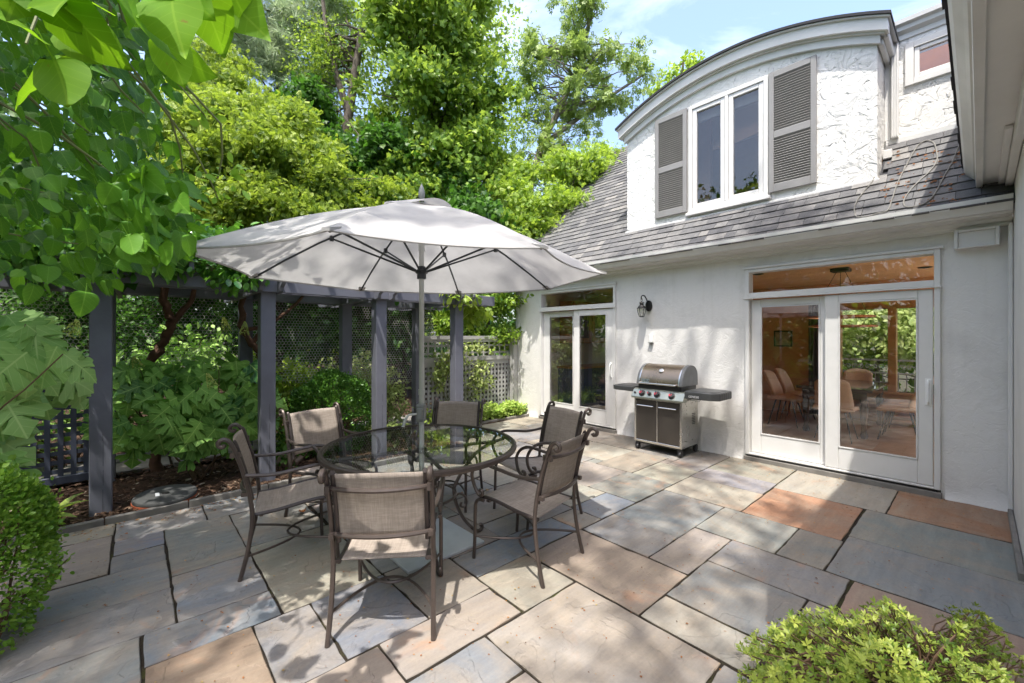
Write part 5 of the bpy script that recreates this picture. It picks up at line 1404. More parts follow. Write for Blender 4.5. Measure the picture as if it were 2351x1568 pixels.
def leaf_frames(P, out, rng, droop=.3, up=.9, spread=.6):
    n = len(P)
    A = norm(out * .6 + rng.normal(size=(n, 3)) * .8 + np.array([0, 0, -droop]))
    Nn = norm(rng.normal(size=(n, 3)) * spread + np.array([0, 0, up]) + out * .4)
    return A, Nn

def limb(m, p0, p1, r0, r1, wob=.08, n=6, seg=7, rng=None):
    p0, p1 = Vector(p0), Vector(p1); d = (p1 - p0); L = d.length
    pts = []
    for i in range(n + 1):
        t = i / n; p = p0.lerp(p1, t)
        if 0 < i < n: p += Vector((random.gauss(0, 1), random.gauss(0, 1), random.gauss(0, .6))) * wob * L * .5
        p.z += .10 * L * math.sin(PI * t) * .5
        pts.append(p)
    m.tube(smooth_path(pts, 2), list(np.linspace(r0, r1, 2 * n + 1)), seg)

def split(blobs, n, f, rng, flat=.75):
    vol = np.array([b[1][0] * b[1][1] * b[1][2] for b in blobs]) ** (2 / 3); pr = vol / vol.sum(); out = []
    for i in rng.choice(len(blobs), n, p=pr):
        c, r = blobs[i]; d = norm(rng.normal(size=3)) * rng.random() ** .42; g_ = f * rng.uniform(.6, 1.5)
        out.append((tuple(V3(c) + d * V3(r)), tuple(V3(r) * g_ * np.array([1, 1, flat]))))
    return out

def tree(name, label, cat, trunk, rad, blobs, nc, per, cr, size, tpl, mat, bark='bark', seed=1, shell=.5, droop=.3, tint=(.5, .22), branches=24, twigs=True, group=None, flat=.6, up=.9, leafname='crown', trunk2=None, spread=.75, sp=None, spray=False):
    rng = np.random.default_rng(seed); random.seed(seed)
    if sp: blobs = split(blobs, sp[0], sp[1], rng, sp[2] if len(sp) > 2 else .75)
    base = Vector(trunk[0])
    root = empty(name, base, 0, label, cat, group)
    P, out, CC, ct = crown_points(blobs, nc, per, cr, rng, shell, flat, spray)
    A, Nn = leaf_frames(P, out, rng, droop, up, spread)
    tn = rng.normal(tint[0], tint[1], len(P)) + ct
    leaf_mesh(leafname, P, A, Nn, size * rng.uniform(.65, 1.25, len(P)), tpl, tn, mat, root)
    m = mb(); pts = smooth_path([Vector(p) for p in trunk], 5)
    m.tube(pts, list(np.linspace(rad, rad * .35, len(pts)) ** 1.0), 10)
    if trunk2:
        p2 = smooth_path([Vector(p) for p in trunk2], 5); m.tube(p2, list(np.linspace(rad * .6, rad * .2, len(p2))), 8)
    for i in rng.choice(len(CC), min(branches, len(CC)), replace=False):
        c = Vector(CC[i]); cand = [p for p in pts if p.z < c.z + .2] or pts[-1:]
        q = min(cand, key=lambda p: (p - c).length + random.random() * .8)
        limb(m, q, c, max(.010, rad * .22), .004, .10, 5, 6)
    m.build('trunk', M[bark], root, smooth=True)
    return root

def B(vx, vy, d, rx, ry, rd=None):
    p = at(vx, vy, d); a, b = rx / FPX * d, ry / FPX * d; c = rd if rd else (a + b) / 2
    return ((p.x, p.y, p.z), (max(a, .05), max(c, .05), max(b, .05)))
def G(vx, d, z=-.05): p = at(vx, 774, d); return (p.x, p.y, z)
def A_(vx, vy, d): p = at(vx, vy, d); return (p.x, p.y, p.z)

# ---- woodland behind the pergola
tree('pine_tree', 'soft grey-green pine with long needles at the top of the woods', 'tree', [G(640, 11.5), A_(645, 500, 11.5), A_(640, 100, 11.5), A_(630, -160, 11.5)], .15,
     [B(600, 60, 11, 110, 90), B(680, 150, 11.4, 90, 80), B(560, -30, 11.2, 120, 80), B(720, 60, 11.6, 80, 90), B(610, 200, 11.2, 90, 50), B(500, 60, 11.4, 90, 100)], 340, 7, .26, .36, NEED, 'lf_pine', seed=21, spray=True, shell=.6, droop=.1, branches=50, sp=(70, .34, .55))
tree('tall_tree', 'tall bare-trunked tree with a forked grey stem and thin dark leaves', 'tree', [G(778, 10.5), A_(782, 500, 10.5), A_(792, 330, 10.5), A_(812, 190, 10.5), A_(832, 70, 10.5), A_(868, -80, 10.5)], .165,
     [B(760, 130, 10.8, 100, 130), B(880, 40, 10.9, 90, 90), B(730, 300, 11, 80, 110), B(820, -30, 10.9, 140, 70), B(720, 330, 10.9, 70, 60), B(830, 330, 11, 70, 80)], 760, 10, .20, .10, SIMPLE, 'lf_maple', 'bark', 22, .7, .5, (.25, .2), 50,
     trunk2=[A_(800, 260, 10.5), A_(772, 170, 10.4), A_(748, 60, 10.4), A_(735, -80, 10.4)], sp=(60, .3))
tree('maple_tree', 'big bright green maple rising in the middle behind the parasol', 'tree', [G(960, 10.6), A_(965, 600, 10.5), A_(985, 380, 10.4), A_(1000, 200, 10.3), A_(1005, -40, 10.3)], .15,
     [B(1000, 40, 9.9, 120, 110), B(1080, 170, 9.8, 95, 85), B(920, 110, 10.1, 90, 100), B(990, 230, 9.8, 110, 80), B(1135, 240, 10, 60, 55), B(930, 330, 9.9, 100, 80), B(1070, 330, 9.8, 100, 70), B(1000, 420, 9.7, 140, 60), B(900, -30, 10.2, 90, 60), B(1110, 430, 9.9, 80, 60), B(860, 250, 10.2, 60, 70)],
     2700, 10, .20, .108, MAPLE, 'lf_maple', 'bark', 23, .6, .8, (.5, .3), 110, sp=(120, .42, .6), up=.35, spread=.9, spray=True)
tree('linden_tree', 'light airy tree filling the gaps behind the maple and the tall trunk', 'tree', [G(1060, 13.5), A_(1060, 500, 13.5), A_(1050, 250, 13.5), A_(1045, 20, 13.5)], .13,
     [B(820, 120, 13, 130, 170), B(950, 60, 13.4, 120, 120), B(1120, 120, 13.4, 90, 130), B(1180, 300, 13.2, 80, 110), B(860, 330, 13, 130, 90), B(1060, 300, 13.4, 120, 120), B(700, 260, 13.2, 90, 90), B(760, 20, 13.4, 100, 80)],
     1500, 8, .30, .11, SIMPLE, 'lf_lime', 'bark_grey', 33, .8, .6, (.4, .3), 90, up=.4, spread=.9, spray=True)
tree('ash_tree', 'airy olive-green ash with pale limbs against the sky', 'tree', [G(1190, 13), A_(1200, 560, 13), A_(1235, 360, 13), A_(1290, 240, 13), A_(1335, 130, 13), A_(1365, -10, 13)], .14,
     [B(1310, 60, 13, 80, 80), B(1350, 170, 13, 90, 70), B(1430, 140, 13, 50, 50), B(1400, 240, 13, 75, 55), B(1280, 250, 12.8, 80, 80), B(1245, 330, 12.8, 75, 60), B(1380, 310, 12.9, 60, 40), B(1230, 140, 13.2, 50, 80), B(1350, -20, 13, 60, 50)],
     520, 6, .18, .20, ASHL, 'lf_ash', 'bark_grey', 24, .7, .7, (.5, .25), 120, spray=True, trunk2=[A_(1250, 330, 13), A_(1330, 270, 12.9), A_(1410, 215, 12.8), A_(1480, 170, 12.8)], sp=(75, .26, .6), up=.6, spread=.8)
tree('roadside_tree', 'small loose tree showing behind the roof ridge beside the dormer arch', 'tree', [G(1545, 19), A_(1548, 500, 19), A_(1560, 250, 19), A_(1570, 130, 19)], .12,
     [B(1575, 165, 19, 36, 42), B(1510, 215, 19, 34, 22), B(1600, 200, 19, 50, 40)], 160, 9, .18, .22, SIMPLE, 'lf_lime', seed=25, shell=.7, sp=(26, .4))
tree('sumac_tree', 'feathery yellow-green tree filling the slope left of the parasol', 'tree', [G(640, 8.2), A_(640, 640, 8.2), A_(620, 470, 8.0), A_(600, 340, 7.9)], .09,
     [B(470, 190, 7.8, 70, 70), B(530, 150, 8.4, 60, 50), B(480, 260, 7.2, 90, 60), B(540, 270, 7.6, 90, 80), B(610, 350, 7.4, 130, 80), B(500, 400, 7.3, 100, 90), B(690, 300, 8, 80, 70), B(620, 440, 7.2, 130, 70), B(740, 410, 7.8, 90, 65), B(440, 330, 7.5, 90, 120), B(820, 440, 8.0, 90, 50), B(900, 450, 8.4, 80, 40), B(560, 200, 8.0, 60, 50), B(500, 500, 7.2, 100, 50), B(700, 500, 7.4, 140, 40)],
     6200, 10, .14, .092, PINN, 'lf_feather', seed=26, spray=True, shell=.6, droop=.6, tint=(.5, .3), branches=110, flat=.35, up=.6, sp=(170, .42, .55), spread=.9)
tree('young_locust', 'yellow-green locust sapling beside the roof edge', 'tree', [G(1285, 10), A_(1288, 640, 10), A_(1300, 480, 10), A_(1335, 360, 10)], .06,
     [B(1320, 390, 10.2, 95, 45), B(1240, 420, 10, 85, 55), B(1180, 470, 9.8, 80, 60), B(1290, 480, 9.9, 90, 55), B(1210, 540, 9.6, 90, 60), B(1370, 350, 10.8, 60, 35), B(1300, 560, 9.8, 70, 60), B(1150, 400, 10.2, 60, 60)],
     2800, 10, .14, .098, PINN, 'lf_lime', seed=27, spray=True, shell=.6, droop=.5, tint=(.45, .27), branches=70, flat=.45, up=.8, sp=(80, .5, .5), spread=.75)
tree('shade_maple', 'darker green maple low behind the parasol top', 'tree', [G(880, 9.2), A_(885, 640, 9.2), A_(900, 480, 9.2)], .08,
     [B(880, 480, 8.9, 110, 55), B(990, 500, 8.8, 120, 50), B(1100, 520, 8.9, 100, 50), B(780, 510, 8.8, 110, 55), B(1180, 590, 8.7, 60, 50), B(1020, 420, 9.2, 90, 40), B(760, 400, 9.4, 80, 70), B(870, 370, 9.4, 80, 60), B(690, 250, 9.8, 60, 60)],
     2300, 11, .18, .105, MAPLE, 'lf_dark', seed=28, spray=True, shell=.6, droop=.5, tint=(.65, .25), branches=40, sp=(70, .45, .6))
tree('hedge_tree', 'bright hornbeam-like screen above the lattice fence', 'tree', [G(1120, 8.7), A_(1120, 720, 8.7), A_(1115, 640, 8.7)], .06,
     [B(1060, 700, 8.7, 70, 60), B(1130, 690, 8.5, 70, 60), B(1180, 720, 8.6, 40, 60), B(1010, 730, 8.8, 50, 50), B(1100, 770, 8.7, 110, 50)],
     480, 14, .10, .085, OVAL, 'lf_maple', seed=29, spray=True, shell=.55, tint=(.5, .28), branches=30, sp=(40, .4, .6))
# dense dark screen low down behind the netting; several individual evergreen shrubs
for i, (vx, d, w_, h_, lab) in enumerate([(-60, 8.8, 190, 210, 'dark leafy shrub behind the wire netting, farthest left'), (200, 8.6, 190, 230, 'dark leafy shrub behind the gnarled vine trunk'), (60, 9.3, 200, 230, 'dark leafy shrub behind the lattice trellis and first post'),
        (420, 8.3, 150, 190, 'dark leafy shrub behind the wire netting left of the second post'), (620, 8.4, 150, 200, 'dark leafy shrub behind the netting right of the second post'),
        (790, 8.6, 130, 190, 'dark leafy shrub behind the rear post of the pergola'), (930, 9.0, 120, 190, 'dark leafy shrub behind the umbrella pole')]):
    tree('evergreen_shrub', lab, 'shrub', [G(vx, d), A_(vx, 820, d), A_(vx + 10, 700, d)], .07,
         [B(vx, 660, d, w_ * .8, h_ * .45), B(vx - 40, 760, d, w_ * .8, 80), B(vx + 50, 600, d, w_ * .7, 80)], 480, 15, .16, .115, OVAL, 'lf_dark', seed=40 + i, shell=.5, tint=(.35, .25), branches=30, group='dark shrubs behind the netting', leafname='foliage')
# far mass of trees closing every gap low down
def mass(name, label_kind, boxes, n, size, tpl, mat, seed, tint=(.4, .22)):
    rng = np.random.default_rng(seed); Ps = []
    for (x0, x1, y0, y1, z0, z1), f in boxes:
        k = int(n * f); Ps.append(np.stack([rng.uniform(x0, x1, k), rng.uniform(y0, y1, k), z0 + (z1 - z0) * rng.random(k)], 1))
    P = np.concatenate(Ps); P[:, 2] += .5 * np.sin(P[:, 0] * 1.1) + .35 * np.sin(P[:, 0] * 2.7 + 1)
    A, Nn = leaf_frames(P, norm(np.tile([[-.3, -.8, .2]], (len(P), 1))), rng, .4)
    tag(leaf_mesh(name, P, A, Nn, size * rng.uniform(.6, 1.3, len(P)), tpl, rng.normal(tint[0], tint[1], len(P)), mat), kind=label_kind)
mass('woods', 'stuff', [((-22, 9, 13.5, 16, -.2, 6.2), .35), ((3, 16, 15.5, 18, 0, 5.0), .2), ((-24, -6, 6, 14, -.2, 8.5), .2), ((-16, 2, 15, 17, 5, 12.5), .25)], 44000, .30, SIMPLE, 'lf_dark', 50, (.55, .25))
mass('woods', 'stuff', [((-13, -10, -14, 9, -.2, 9), .6), ((-12, 4, -14, -11, -.2, 8), .4)], 30000, .45, SIMPLE, 'lf_maple', 55, (.35, .25))   # seen mirrored in the glass
# shrubs beyond the dining room window
tree('garden_tree', 'pale green dogwood seen through the dining room window', 'tree', [(13.0, 1.6, -.05), (13.0, 1.6, 1.2), (12.9, 1.5, 2.2)], .06, [((12.8, 1.7, 2.0), (.9, 1.2, .6)), ((12.8, .9, 1.5), (.9, 1.0, .6)), ((12.6, 2.6, 1.4), (.8, .9, .8)), ((12.9, .2, 2.3), (.8, .9, .8))],
     420, 14, .16, .14, OVAL, 'lf_pale', seed=51, tint=(.55, .25))
tree('garden_shrub', 'deep green shrub behind the dogwood beyond the dining room window', 'shrub', [(14.2, 1.0, -.05), (14.2, 1, 1.0), (14.1, 1.2, 2.0)], .07, [((14.2, 0, 1.6), (.8, 1.6, 1.6)), ((14.4, 2.6, 1.8), (.9, 1.6, 1.9)), ((14.4, -1.8, 1.8), (.9, 1.4, 1.9)), ((14.3, 1.0, 3.2), (.9, 2.4, 1.0))],
     700, 16, .2, .17, OVAL, 'lf_maple', seed=52, tint=(.4, .25))

# ---- overhanging tree behind the viewer that throws the dappled shade
def over(gx, gy, z, rx, ry, rz_=.5): return ((gx - .334 * z, gy - .21 * z, z), (rx, ry, rz_))     # crown mass whose shade falls round (gx, gy)
tree('shade_tree', 'tall broad-leaved tree overhanging the patio and dappling it with shade', 'tree', [(-5.6, -2.6, -.05), (-5.4, -2.4, 4.5), (-5.0, -1.8, 8.5), (-4.4, -.8, 12.0)], .24,
     [over(-1.6, 3.4, 12.5, 1.3, 1.3), over(-.3, 4.2, 13, .8, .9), over(-.3, 2.4, 12, .7, .9), over(.6, 3.8, 13, .4, .6), over(.1, 3.5, 12.5, .5, .5), over(.0, 1.0, 12, .6, .6), over(-2.6, 5.2, 12.5, 1.4, 1.2)],
     400, 12, .24, .19, SIMPLE, 'lf_maple', seed=60, shell=.6, branches=40)
tree('shade_tree', 'slender-branched tree high over the patio casting loose spots of shade', 'tree', [(-4.6, -6.0, -.05), (-4.5, -5.6, 5), (-3.8, -4.6, 9), (-3.0, -3.4, 13)], .2,
     [over(3.0, 1.0, 14, .55, .35, .3), over(2.6, 2.5, 14, .5, .45, .3), over(3.6, 3.1, 14.5, .55, .5, .3), over(4.6, 2.2, 14, .5, .4, .3), over(1.7, .7, 13, .35, .3, .3), over(5.3, 3.6, 15, .45, .6, .4), over(4.3, 4.2, 14, .4, .35, .3), over(1.3, 3.2, 15, .5, .4, .3), over(2.4, 1.6, 13, .3, .3, .3), over(5.4, 5.2, 15, .4, .4, .3), over(5.6, 2.3, 14, .4, .5, .4), over(4.4, 1.1, 14, .35, .3, .3), over(6.0, 4.2, 15, .5, .5, .3), over(2.9, 1.7, 14, .35, .3, .3), over(3.6, 1.9, 14, .3, .3, .3), over(1.6, 1.2, 13, .25, .25, .2), over(2.2, 3.9, 15, .4, .3, .3), over(5.9, 3.0, 15, .3, .4, .4), over(6.5, 2.0, 15, .4, .6, .4), over(1.9, 2.7, 14, .3, .4, .3), over(2.4, 3.4, 14, .3, .3, .3)],
     330, 9, .17, .17, SIMPLE, 'lf_maple', seed=61, shell=.7, branches=20)

# ---- pergola climbers
for i, (pts, r0, lab) in enumerate([
    ([(.20, 6.25, -.05), (.23, 6.22, .6), (.14, 6.18, 1.15), (.27, 6.15, 1.5), (.34, 6.12, 1.72), (.28, 6.1, 1.9), (.26, 6.05, 2.3)], .050, 'gnarled brown vine trunk forking under the pergola beam'),
    ([(1.0, 6.0, -.05), (.98, 5.98, .75), (1.06, 6.0, 1.08), (1.20, 6.05, 1.30), (1.10, 6.1, 1.5), (1.0, 6.1, 1.75), (1.03, 6.1, 2.3)], .042, 'twisted brown vine stem leaning on the rear post of the pergola')]):
    vt = empty('vine_trunk', pts[0], 0, lab, 'vine', 'old vine trunks under the pergola')
    m = mb(); sp_ = smooth_path(pts, 6)
    sp_ = [p + Vector((random.gauss(0, .012), random.gauss(0, .012), 0)) for p in sp_]
    m.tube(sp_, [r0 * (1.15 - .4 * k / len(sp_) + .12 * math.sin(k * 1.7)) for k in range(len(sp_))], 10)
    j = len(sp_) * 5 // 8; q = sp_[j]
    m.tube(smooth_path([q, q + Vector((.10, -.04, .16)), q + Vector((.20, -.06, .34)), q + Vector((.22, -.05, .8))], 5), list(np.linspace(r0 * .75, r0 * .4, 16)), 9)
    if i == 1: m.tube(smooth_path([sp_[-9], sp_[-9] + Vector((.25, 0, .06)), sp_[-9] + Vector((.55, .02, .30)), sp_[-9] + Vector((.75, 0, .55))], 5), list(np.linspace(.026, .016, 16)), 8)
    m.build('bark', M['vine_bark'], vt, smooth=True)
def leafy(name, label, cat, base, blobs, nc, per, cr, size, tpl, mat, seed, tint=(.5, .25), shell=.5, droop=.3, up=.9, flat=.6, group=None, stems=20, smat='twig', sr=.006, leafname='foliage', spread=.6):
    rng = np.random.default_rng(seed); random.seed(seed)
    root = empty(name, base, 0, label, cat, group)
    P, out, CC, ct = crown_points(blobs, nc, per, cr, rng, shell, flat)
    keep = P[:, 2] > .03; P, out, ct = P[keep], out[keep], ct[keep]
    A, Nn = leaf_frames(P, out, rng, droop, up, spread)
    leaf_mesh(leafname, P, A, Nn, size * rng.uniform(.65, 1.25, len(P)), tpl, rng.normal(tint[0], tint[1], len(P)) + ct, mat, root)
    if stems:
        m = mb(); b = Vector(base)
        for i in rng.choice(len(CC), min(stems, len(CC)), replace=False):
            c = Vector(CC[i]); s0 = b + Vector((random.gauss(0, .04), random.gauss(0, .04), 0)); limb(m, s0, c, sr, sr * .4, .07, 4, 6)
        m.build('stems', M[smat], root, smooth=True)
    return root
leafy('climbing_vine', 'glossy green climber covering the top of the pergola', 'vine', (.35, 6.1, 2.2),
      [((-.7, 5.6, 2.45), (.7, .7, .22)), ((.3, 5.6, 2.5), (.8, .7, .22)), ((1.2, 5.7, 2.5), (.8, .6, .2)), ((2.2, 5.8, 2.48), (.8, .6, .18)), ((3.1, 5.8, 2.45), (.7, .6, .18)), ((3.9, 5.7, 2.3), (.35, .5, .3)), ((.1, 5.0, 2.4), (.6, .12, .12)), ((-.5, 4.93, 2.22), (.5, .08, .13)), ((.75, 4.97, 2.28), (.35, .08, .10)), ((1.6, 6.2, 2.7), (1.2, .5, .25)), ((.0, 6.4, 2.75), (1.2, .5, .3))],
      560, 10, .10, .10, OVAL, 'lf_gloss', 70, (.5, .25), .6, .35, 1.0, .5, stems=30)
leafy('beam_vine', 'leafy shoots draped over the front beam of the pergola', 'vine', (-.2, 5.2, 2.2),
      [((-.9, 4.94, 2.20), (.4, .07, .12)), ((-.3, 4.94, 2.22), (.4, .07, .12)), ((.3, 4.95, 2.25), (.35, .07, .10)), ((.85, 4.96, 2.26), (.3, .07, .09)), ((.75, 4.9, 2.12), (.14, .05, .08))], 150, 8, .07, .085, OVAL, 'lf_gloss', 74, (.45, .28), stems=30, droop=.8, up=.5)
leafy('hanging_vine', 'light green vine tips hanging over the far end of the pergola', 'vine', (3.9, 5.4, 2.2),
      [((3.95, 5.3, 2.15), (.25, .2, .22)), ((4.1, 5.6, 2.05), (.2, .2, .25)), ((3.5, 5.0, 2.12), (.25, .1, .1))], 60, 9, .08, .115, OVAL, 'lf_lime', 71, (.5, .25), stems=12, droop=.7)
leafy('fence_climber', 'variegated climber sprawling over the lattice fence', 'vine', (4.3, 6.3, 0),
      [((4.35, 6.32, 1.25), (.22, .06, .25)), ((4.75, 6.30, 1.36), (.45, .05, .06)), ((4.0, 6.33, .8), (.13, .05, .5)), ((4.9, 6.32, .75), (.45, .04, .35)), ((4.2, 6.32, 1.0), (.15, .06, .25))], 150, 6, .06, .075, OVAL, 'lf_pale', 72, (.5, .3), stems=40, sr=.004, smat='stem')

# ---- oak-leaf hydrangeas
def oakleaf(label, base, pts, sizes, mat, seed, tint, face=(0, -1, .35), buds=()):
    rng = np.random.default_rng(seed); random.seed(seed)
    root = empty('oakleaf_hydrangea', base, 0, label, 'shrub', 'oakleaf hydrangeas in the beds')
    P = np.array(pts); n = len(P); c = P.mean(0)
    out = norm(P - c + np.array(face) * .35)
    sd_ = norm(np.cross(np.array(face, dtype=float), np.array([0, 0, 1.0])))
    A = norm(sd_ * (rng.normal(size=(n, 1)) * .75 + (out @ sd_)[:, None] * .8) + rng.normal(size=(n, 3)) * .22 + np.array([0, 0, -.75]))
    Nn = norm(np.array(face) * 1.25 + np.array([0, 0, .35]) + rng.normal(size=(n, 3)) * .45 + out * .3)
    leaf_mesh('leaves', P, A, Nn, np.array(sizes), OAK, rng.normal(tint[0], tint[1], n), mat, root)
    m = mb(); b = Vector(base)
    mid = [b + Vector((random.gauss(0, .25), random.gauss(0, .15), .45 + random.random() * .3)) for _ in range(7)]
    for q in mid: limb(m, b + Vector((random.gauss(0, .05), random.gauss(0, .05), 0)), q, .011, .008, .05, 4, 7)
    for p in P[::2]:
        q = min(mid, key=lambda a: (a - Vector(p)).length); limb(m, q, Vector(p), .006, .003, .06, 4, 5)
    m.build('stems', M['twig'], root, smooth=True)
    for bp in buds:
        f = mb(); bp = Vector(bp); H = random.uniform(.11, .17)
        tilt = Matrix.Rotation(random.uniform(-.5, .5), 4, 'X') @ Matrix.Rotation(random.uniform(-.5, .5), 4, 'Y')
        for k in range(190):
            t = random.random() ** .8; r = .042 * (1 - t) ** .7 + .005; a = random.random() * 6.3
            o = tilt @ Vector((r * math.cos(a), r * math.sin(a), H * t)); s = random.uniform(.003, .0065)
            n0 = len(f.v); q = bp + o
            f.v += [tuple(q + Vector(v) * s) for v in ((1, 0, 0), (-.5, .87, 0), (-.5, -.87, 0), (0, 0, 1.3), (0, 0, -1.0))]
            tt = random.random()
            for fc in ((0, 1, 3), (1, 2, 3), (2, 0, 3), (1, 0, 4), (2, 1, 4), (0, 2, 4)): f.face([n0 + i for i in fc], tt)
        f.build('flower_panicle', M['flower'], root, tints=True)
    return root
rng = np.random.default_rng(80)
pts = []; sz = []
while len(pts) < 135:                      # mound between the first two posts, leaves mostly on its face
    u, v = rng.random(), rng.random()
    x = -.20 + 1.42 * u; top = 1.36 - .12 * abs(u - .45); z = .42 + (top - .42) * v
    bulge = math.sin(PI * min(1, max(0, (z - .1) / 1.35))) * math.sin(PI * min(1, max(0.05, u * .9 + .05)))
    y = 5.85 - .72 * bulge ** .6 + abs(rng.normal(0, .10))
    if z < .5 and (u < .3 or u > .85): continue
    pts.append((x, y, z)); sz.append(rng.uniform(.16, .285))
oakleaf('deep green oakleaf hydrangea between the first two pergola posts', (.55, 5.65, -.02), pts, sz, 'lf_oak', 81, (.5, .3), (-.1, -1, .3),
        buds=[A_(318, 845, 4.15), A_(520, 762, 4.5), A_(355, 893, 4.2), A_(490, 890, 4.2), A_(560, 770, 4.4)])
pts = []; sz = []
while len(pts) < 105:
    vx, vy, d = rng.uniform(-150, 215), rng.uniform(695, 1045), rng.uniform(2.15, 3.0)
    lim = 60 + 150 * math.exp(-((vy - 800) / 75) ** 2) if vy > 690 else 0
    if vy > 930: lim = 50
    if vx > lim - 60: continue
    p = at(vx, vy, d); pts.append(tuple(p)); sz.append(rng.uniform(.15, .27))
for q in ((150, 800, 2.75, .24), (165, 845, 2.7, .26), (120, 850, 2.6, .24), (100, 790, 2.8, .22), (60, 760, 2.8, .22), (150, 880, 2.75, .18), (20, 730, 2.7, .2), (95, 900, 2.6, .2)):
    pts.append(tuple(at(*q[:3]))); sz.append(q[3])
oakleaf('pale green oakleaf hydrangea at the left edge above the clipped box', (-1.25, 3.95, -.02), pts, sz, 'lf_oak_pale', 82, (.5, .3), (.12, -.95, .45),
        buds=[A_(160, 775, 2.7), A_(10, 800, 2.6)])

# ---- clipped box bushes
def boxbush(label, base, c, r, n, size, mat, seed, tint=(.5, .25), nz=3.2, ht=1.0):
    rng = np.random.default_rng(seed); random.seed(seed)
    root = empty('box_bush', base, 0, label, 'bush', 'clipped box bushes')
    D = norm(rng.normal(size=(n, 3))); D[:, 2] = np.abs(D[:, 2]) * np.where(rng.random(n) < .78, 1, -.8)
    D = norm(D)
    e = 1 + .07 * np.sin(D[:, 0] * 6 + 1) * np.sin(D[:, 1] * 5) + .05 * np.sin(D[:, 2] * 9 + D[:, 0] * 4)
    P = V3(c) + D * V3(r) * e[:, None] * (1 - np.abs(rng.normal(0, .055, n)))[:, None]
    stray = rng.random(n) < .05; P[stray] += D[stray] * rng.uniform(.01, .06, (stray.sum(), 1))
    P = P[P[:, 2] > .02]; D = norm(P - V3(c)); n = len(P)
    A = norm(D * .9 + rng.normal(size=(n, 3)) * .6 + np.array([0, 0, .25])); Nn = norm(D * .7 + rng.normal(size=(n, 3)) * .8 + np.array([0, 0, .5]))
    leaf_mesh('foliage', P, A, Nn, size * rng.uniform(.6, 1.25, n), OVAL, rng.normal(tint[0], tint[1], n) + .12 * np.sin(P[:, 0] * 13) * np.sin(P[:, 1] * 11 + P[:, 2] * 9), mat, root)
    m = mb(); b = Vector(base)
    for i in range(46):
        q = Vector(P[rng.integers(n)]); limb(m, b + Vector((random.gauss(0, .06), random.gauss(0, .06), 0)), b.lerp(q, 1), .008, .003, .06, 4, 5)
    m.build('branches', M['twig'], root, smooth=True)
p = at(-112, 774, 2.05)
boxbush('bright green clipped box bush in the bottom left corner', (p.x, p.y, -.02), (p.x, p.y, .42), (.35, .35, .53), 17000, .027, 'lf_box', 83, (.5, .28))
boxbush('round dark green box bush between the pergola posts', (1.98, 5.78, -.02), (1.98, 5.78, .52), (.50, .44, .56), 15000, .034, 'lf_box_dark', 84, (.5, .3))
# filler shrubs, hosta, iris under the pergola
leafy('understory_shrub', 'loose leafy shrub under the pergola left of the round box bush', 'shrub', (1.7, 6.7, 0), [((1.35, 6.6, .95), (.45, .3, .4)), ((1.9, 6.8, .85), (.5, .3, .35)), ((1.3, 6.3, .5), (.3, .2, .35))], 150, 10, .10, .085, OVAL, 'lf_lime', 85, (.25, .25), stems=40)
leafy('variegated_shrub', 'pale variegated shrub between the two right pergola posts', 'shrub', (3.1, 6.6, 0), [((3.05, 6.6, .75), (.4, .25, .35)), ((2.75, 6.7, .9), (.4, .3, .35)), ((3.2, 6.5, .4), (.3, .2, .3))], 170, 10, .08, .065, OVAL, 'lf_pale', 86, (.5, .3), stems=40)
leafy('woodland_undergrowth_shrub', 'small mixed shrub behind the lattice panel and the first post', 'shrub', (-.5, 7.2, 0), [((-1.2, 7.1, .6), (.8, .3, .5)), ((-.2, 7.2, .9), (.6, .3, .5)), ((.6, 7.3, 1.2), (.6, .3, .4)), ((1.0, 7.2, .8), (.4, .3, .4))], 230, 9, .13, .10, OVAL, 'lf_oak', 87, (.5, .3), stems=50)
def blades(name, label, cat, base, n, h, w, lean, mat, seed, group=None):
    rng = np.random.default_rng(seed); root = empty(name, base, 0, label, cat, group)
    m = mb(); b = Vector(base)
    for i in range(n):
        a = rng.uniform(0, 2 * PI); L = h * rng.uniform(.7, 1.1); le = lean * rng.uniform(.4, 1.2); o = Vector((math.cos(a), math.sin(a), 0)); t_ = Vector((-o.y, o.x, 0)); q = b + Vector((rng.normal(0, .04), rng.normal(0, .04), 0))
        k0 = len(m.v); K = 7
        for j in range(K):
            u = j / (K - 1); p = q + o * le * u * u * L + Vector((0, 0, L * (u - .35 * le * u ** 2.5))); ww = w * math.sin(PI * min(1, .12 + u * .88)) ** .8 * .5
            m.v += [tuple(p - t_ * ww + Vector((0, 0, ww * .5))), tuple(p), tuple(p + t_ * ww + Vector((0, 0, ww * .5)))]
        for j in range(K - 1):
            s = k0 + j * 3; m.face((s, s + 1, s + 4, s + 3), rng.random()); m.face((s + 1, s + 2, s + 5, s + 4), rng.random())
    m.build('leaves', M[mat], root, smooth=True, tints=True)
blades('iris_clump', 'clump of narrow arching leaves beside the second post', 'plant', (1.45, 5.75, 0), 34, .62, .022, .6, 'lf_lime', 88)
blades('hosta', 'broad pale hosta leaves behind the third post', 'plant', (2.80, 5.95, 0), 22, .34, .12, 1.2, 'lf_pale', 89)
blades('hosta', 'low green hosta by the first post and the kerb', 'plant', (-.52, 5.0, .02), 7, .26, .10, 1.3, 'lf_lime', 90)
leafy('ground_plant', 'low green plants round the foot of the second post', 'plant', (1.35, 5.35, 0), [((1.35, 5.45, .14), (.22, .15, .12)), ((1.55, 5.7, .25), (.25, .2, .2))], 50, 8, .06, .075, OVAL, 'lf_dark', 91, (.7, .25), stems=14)
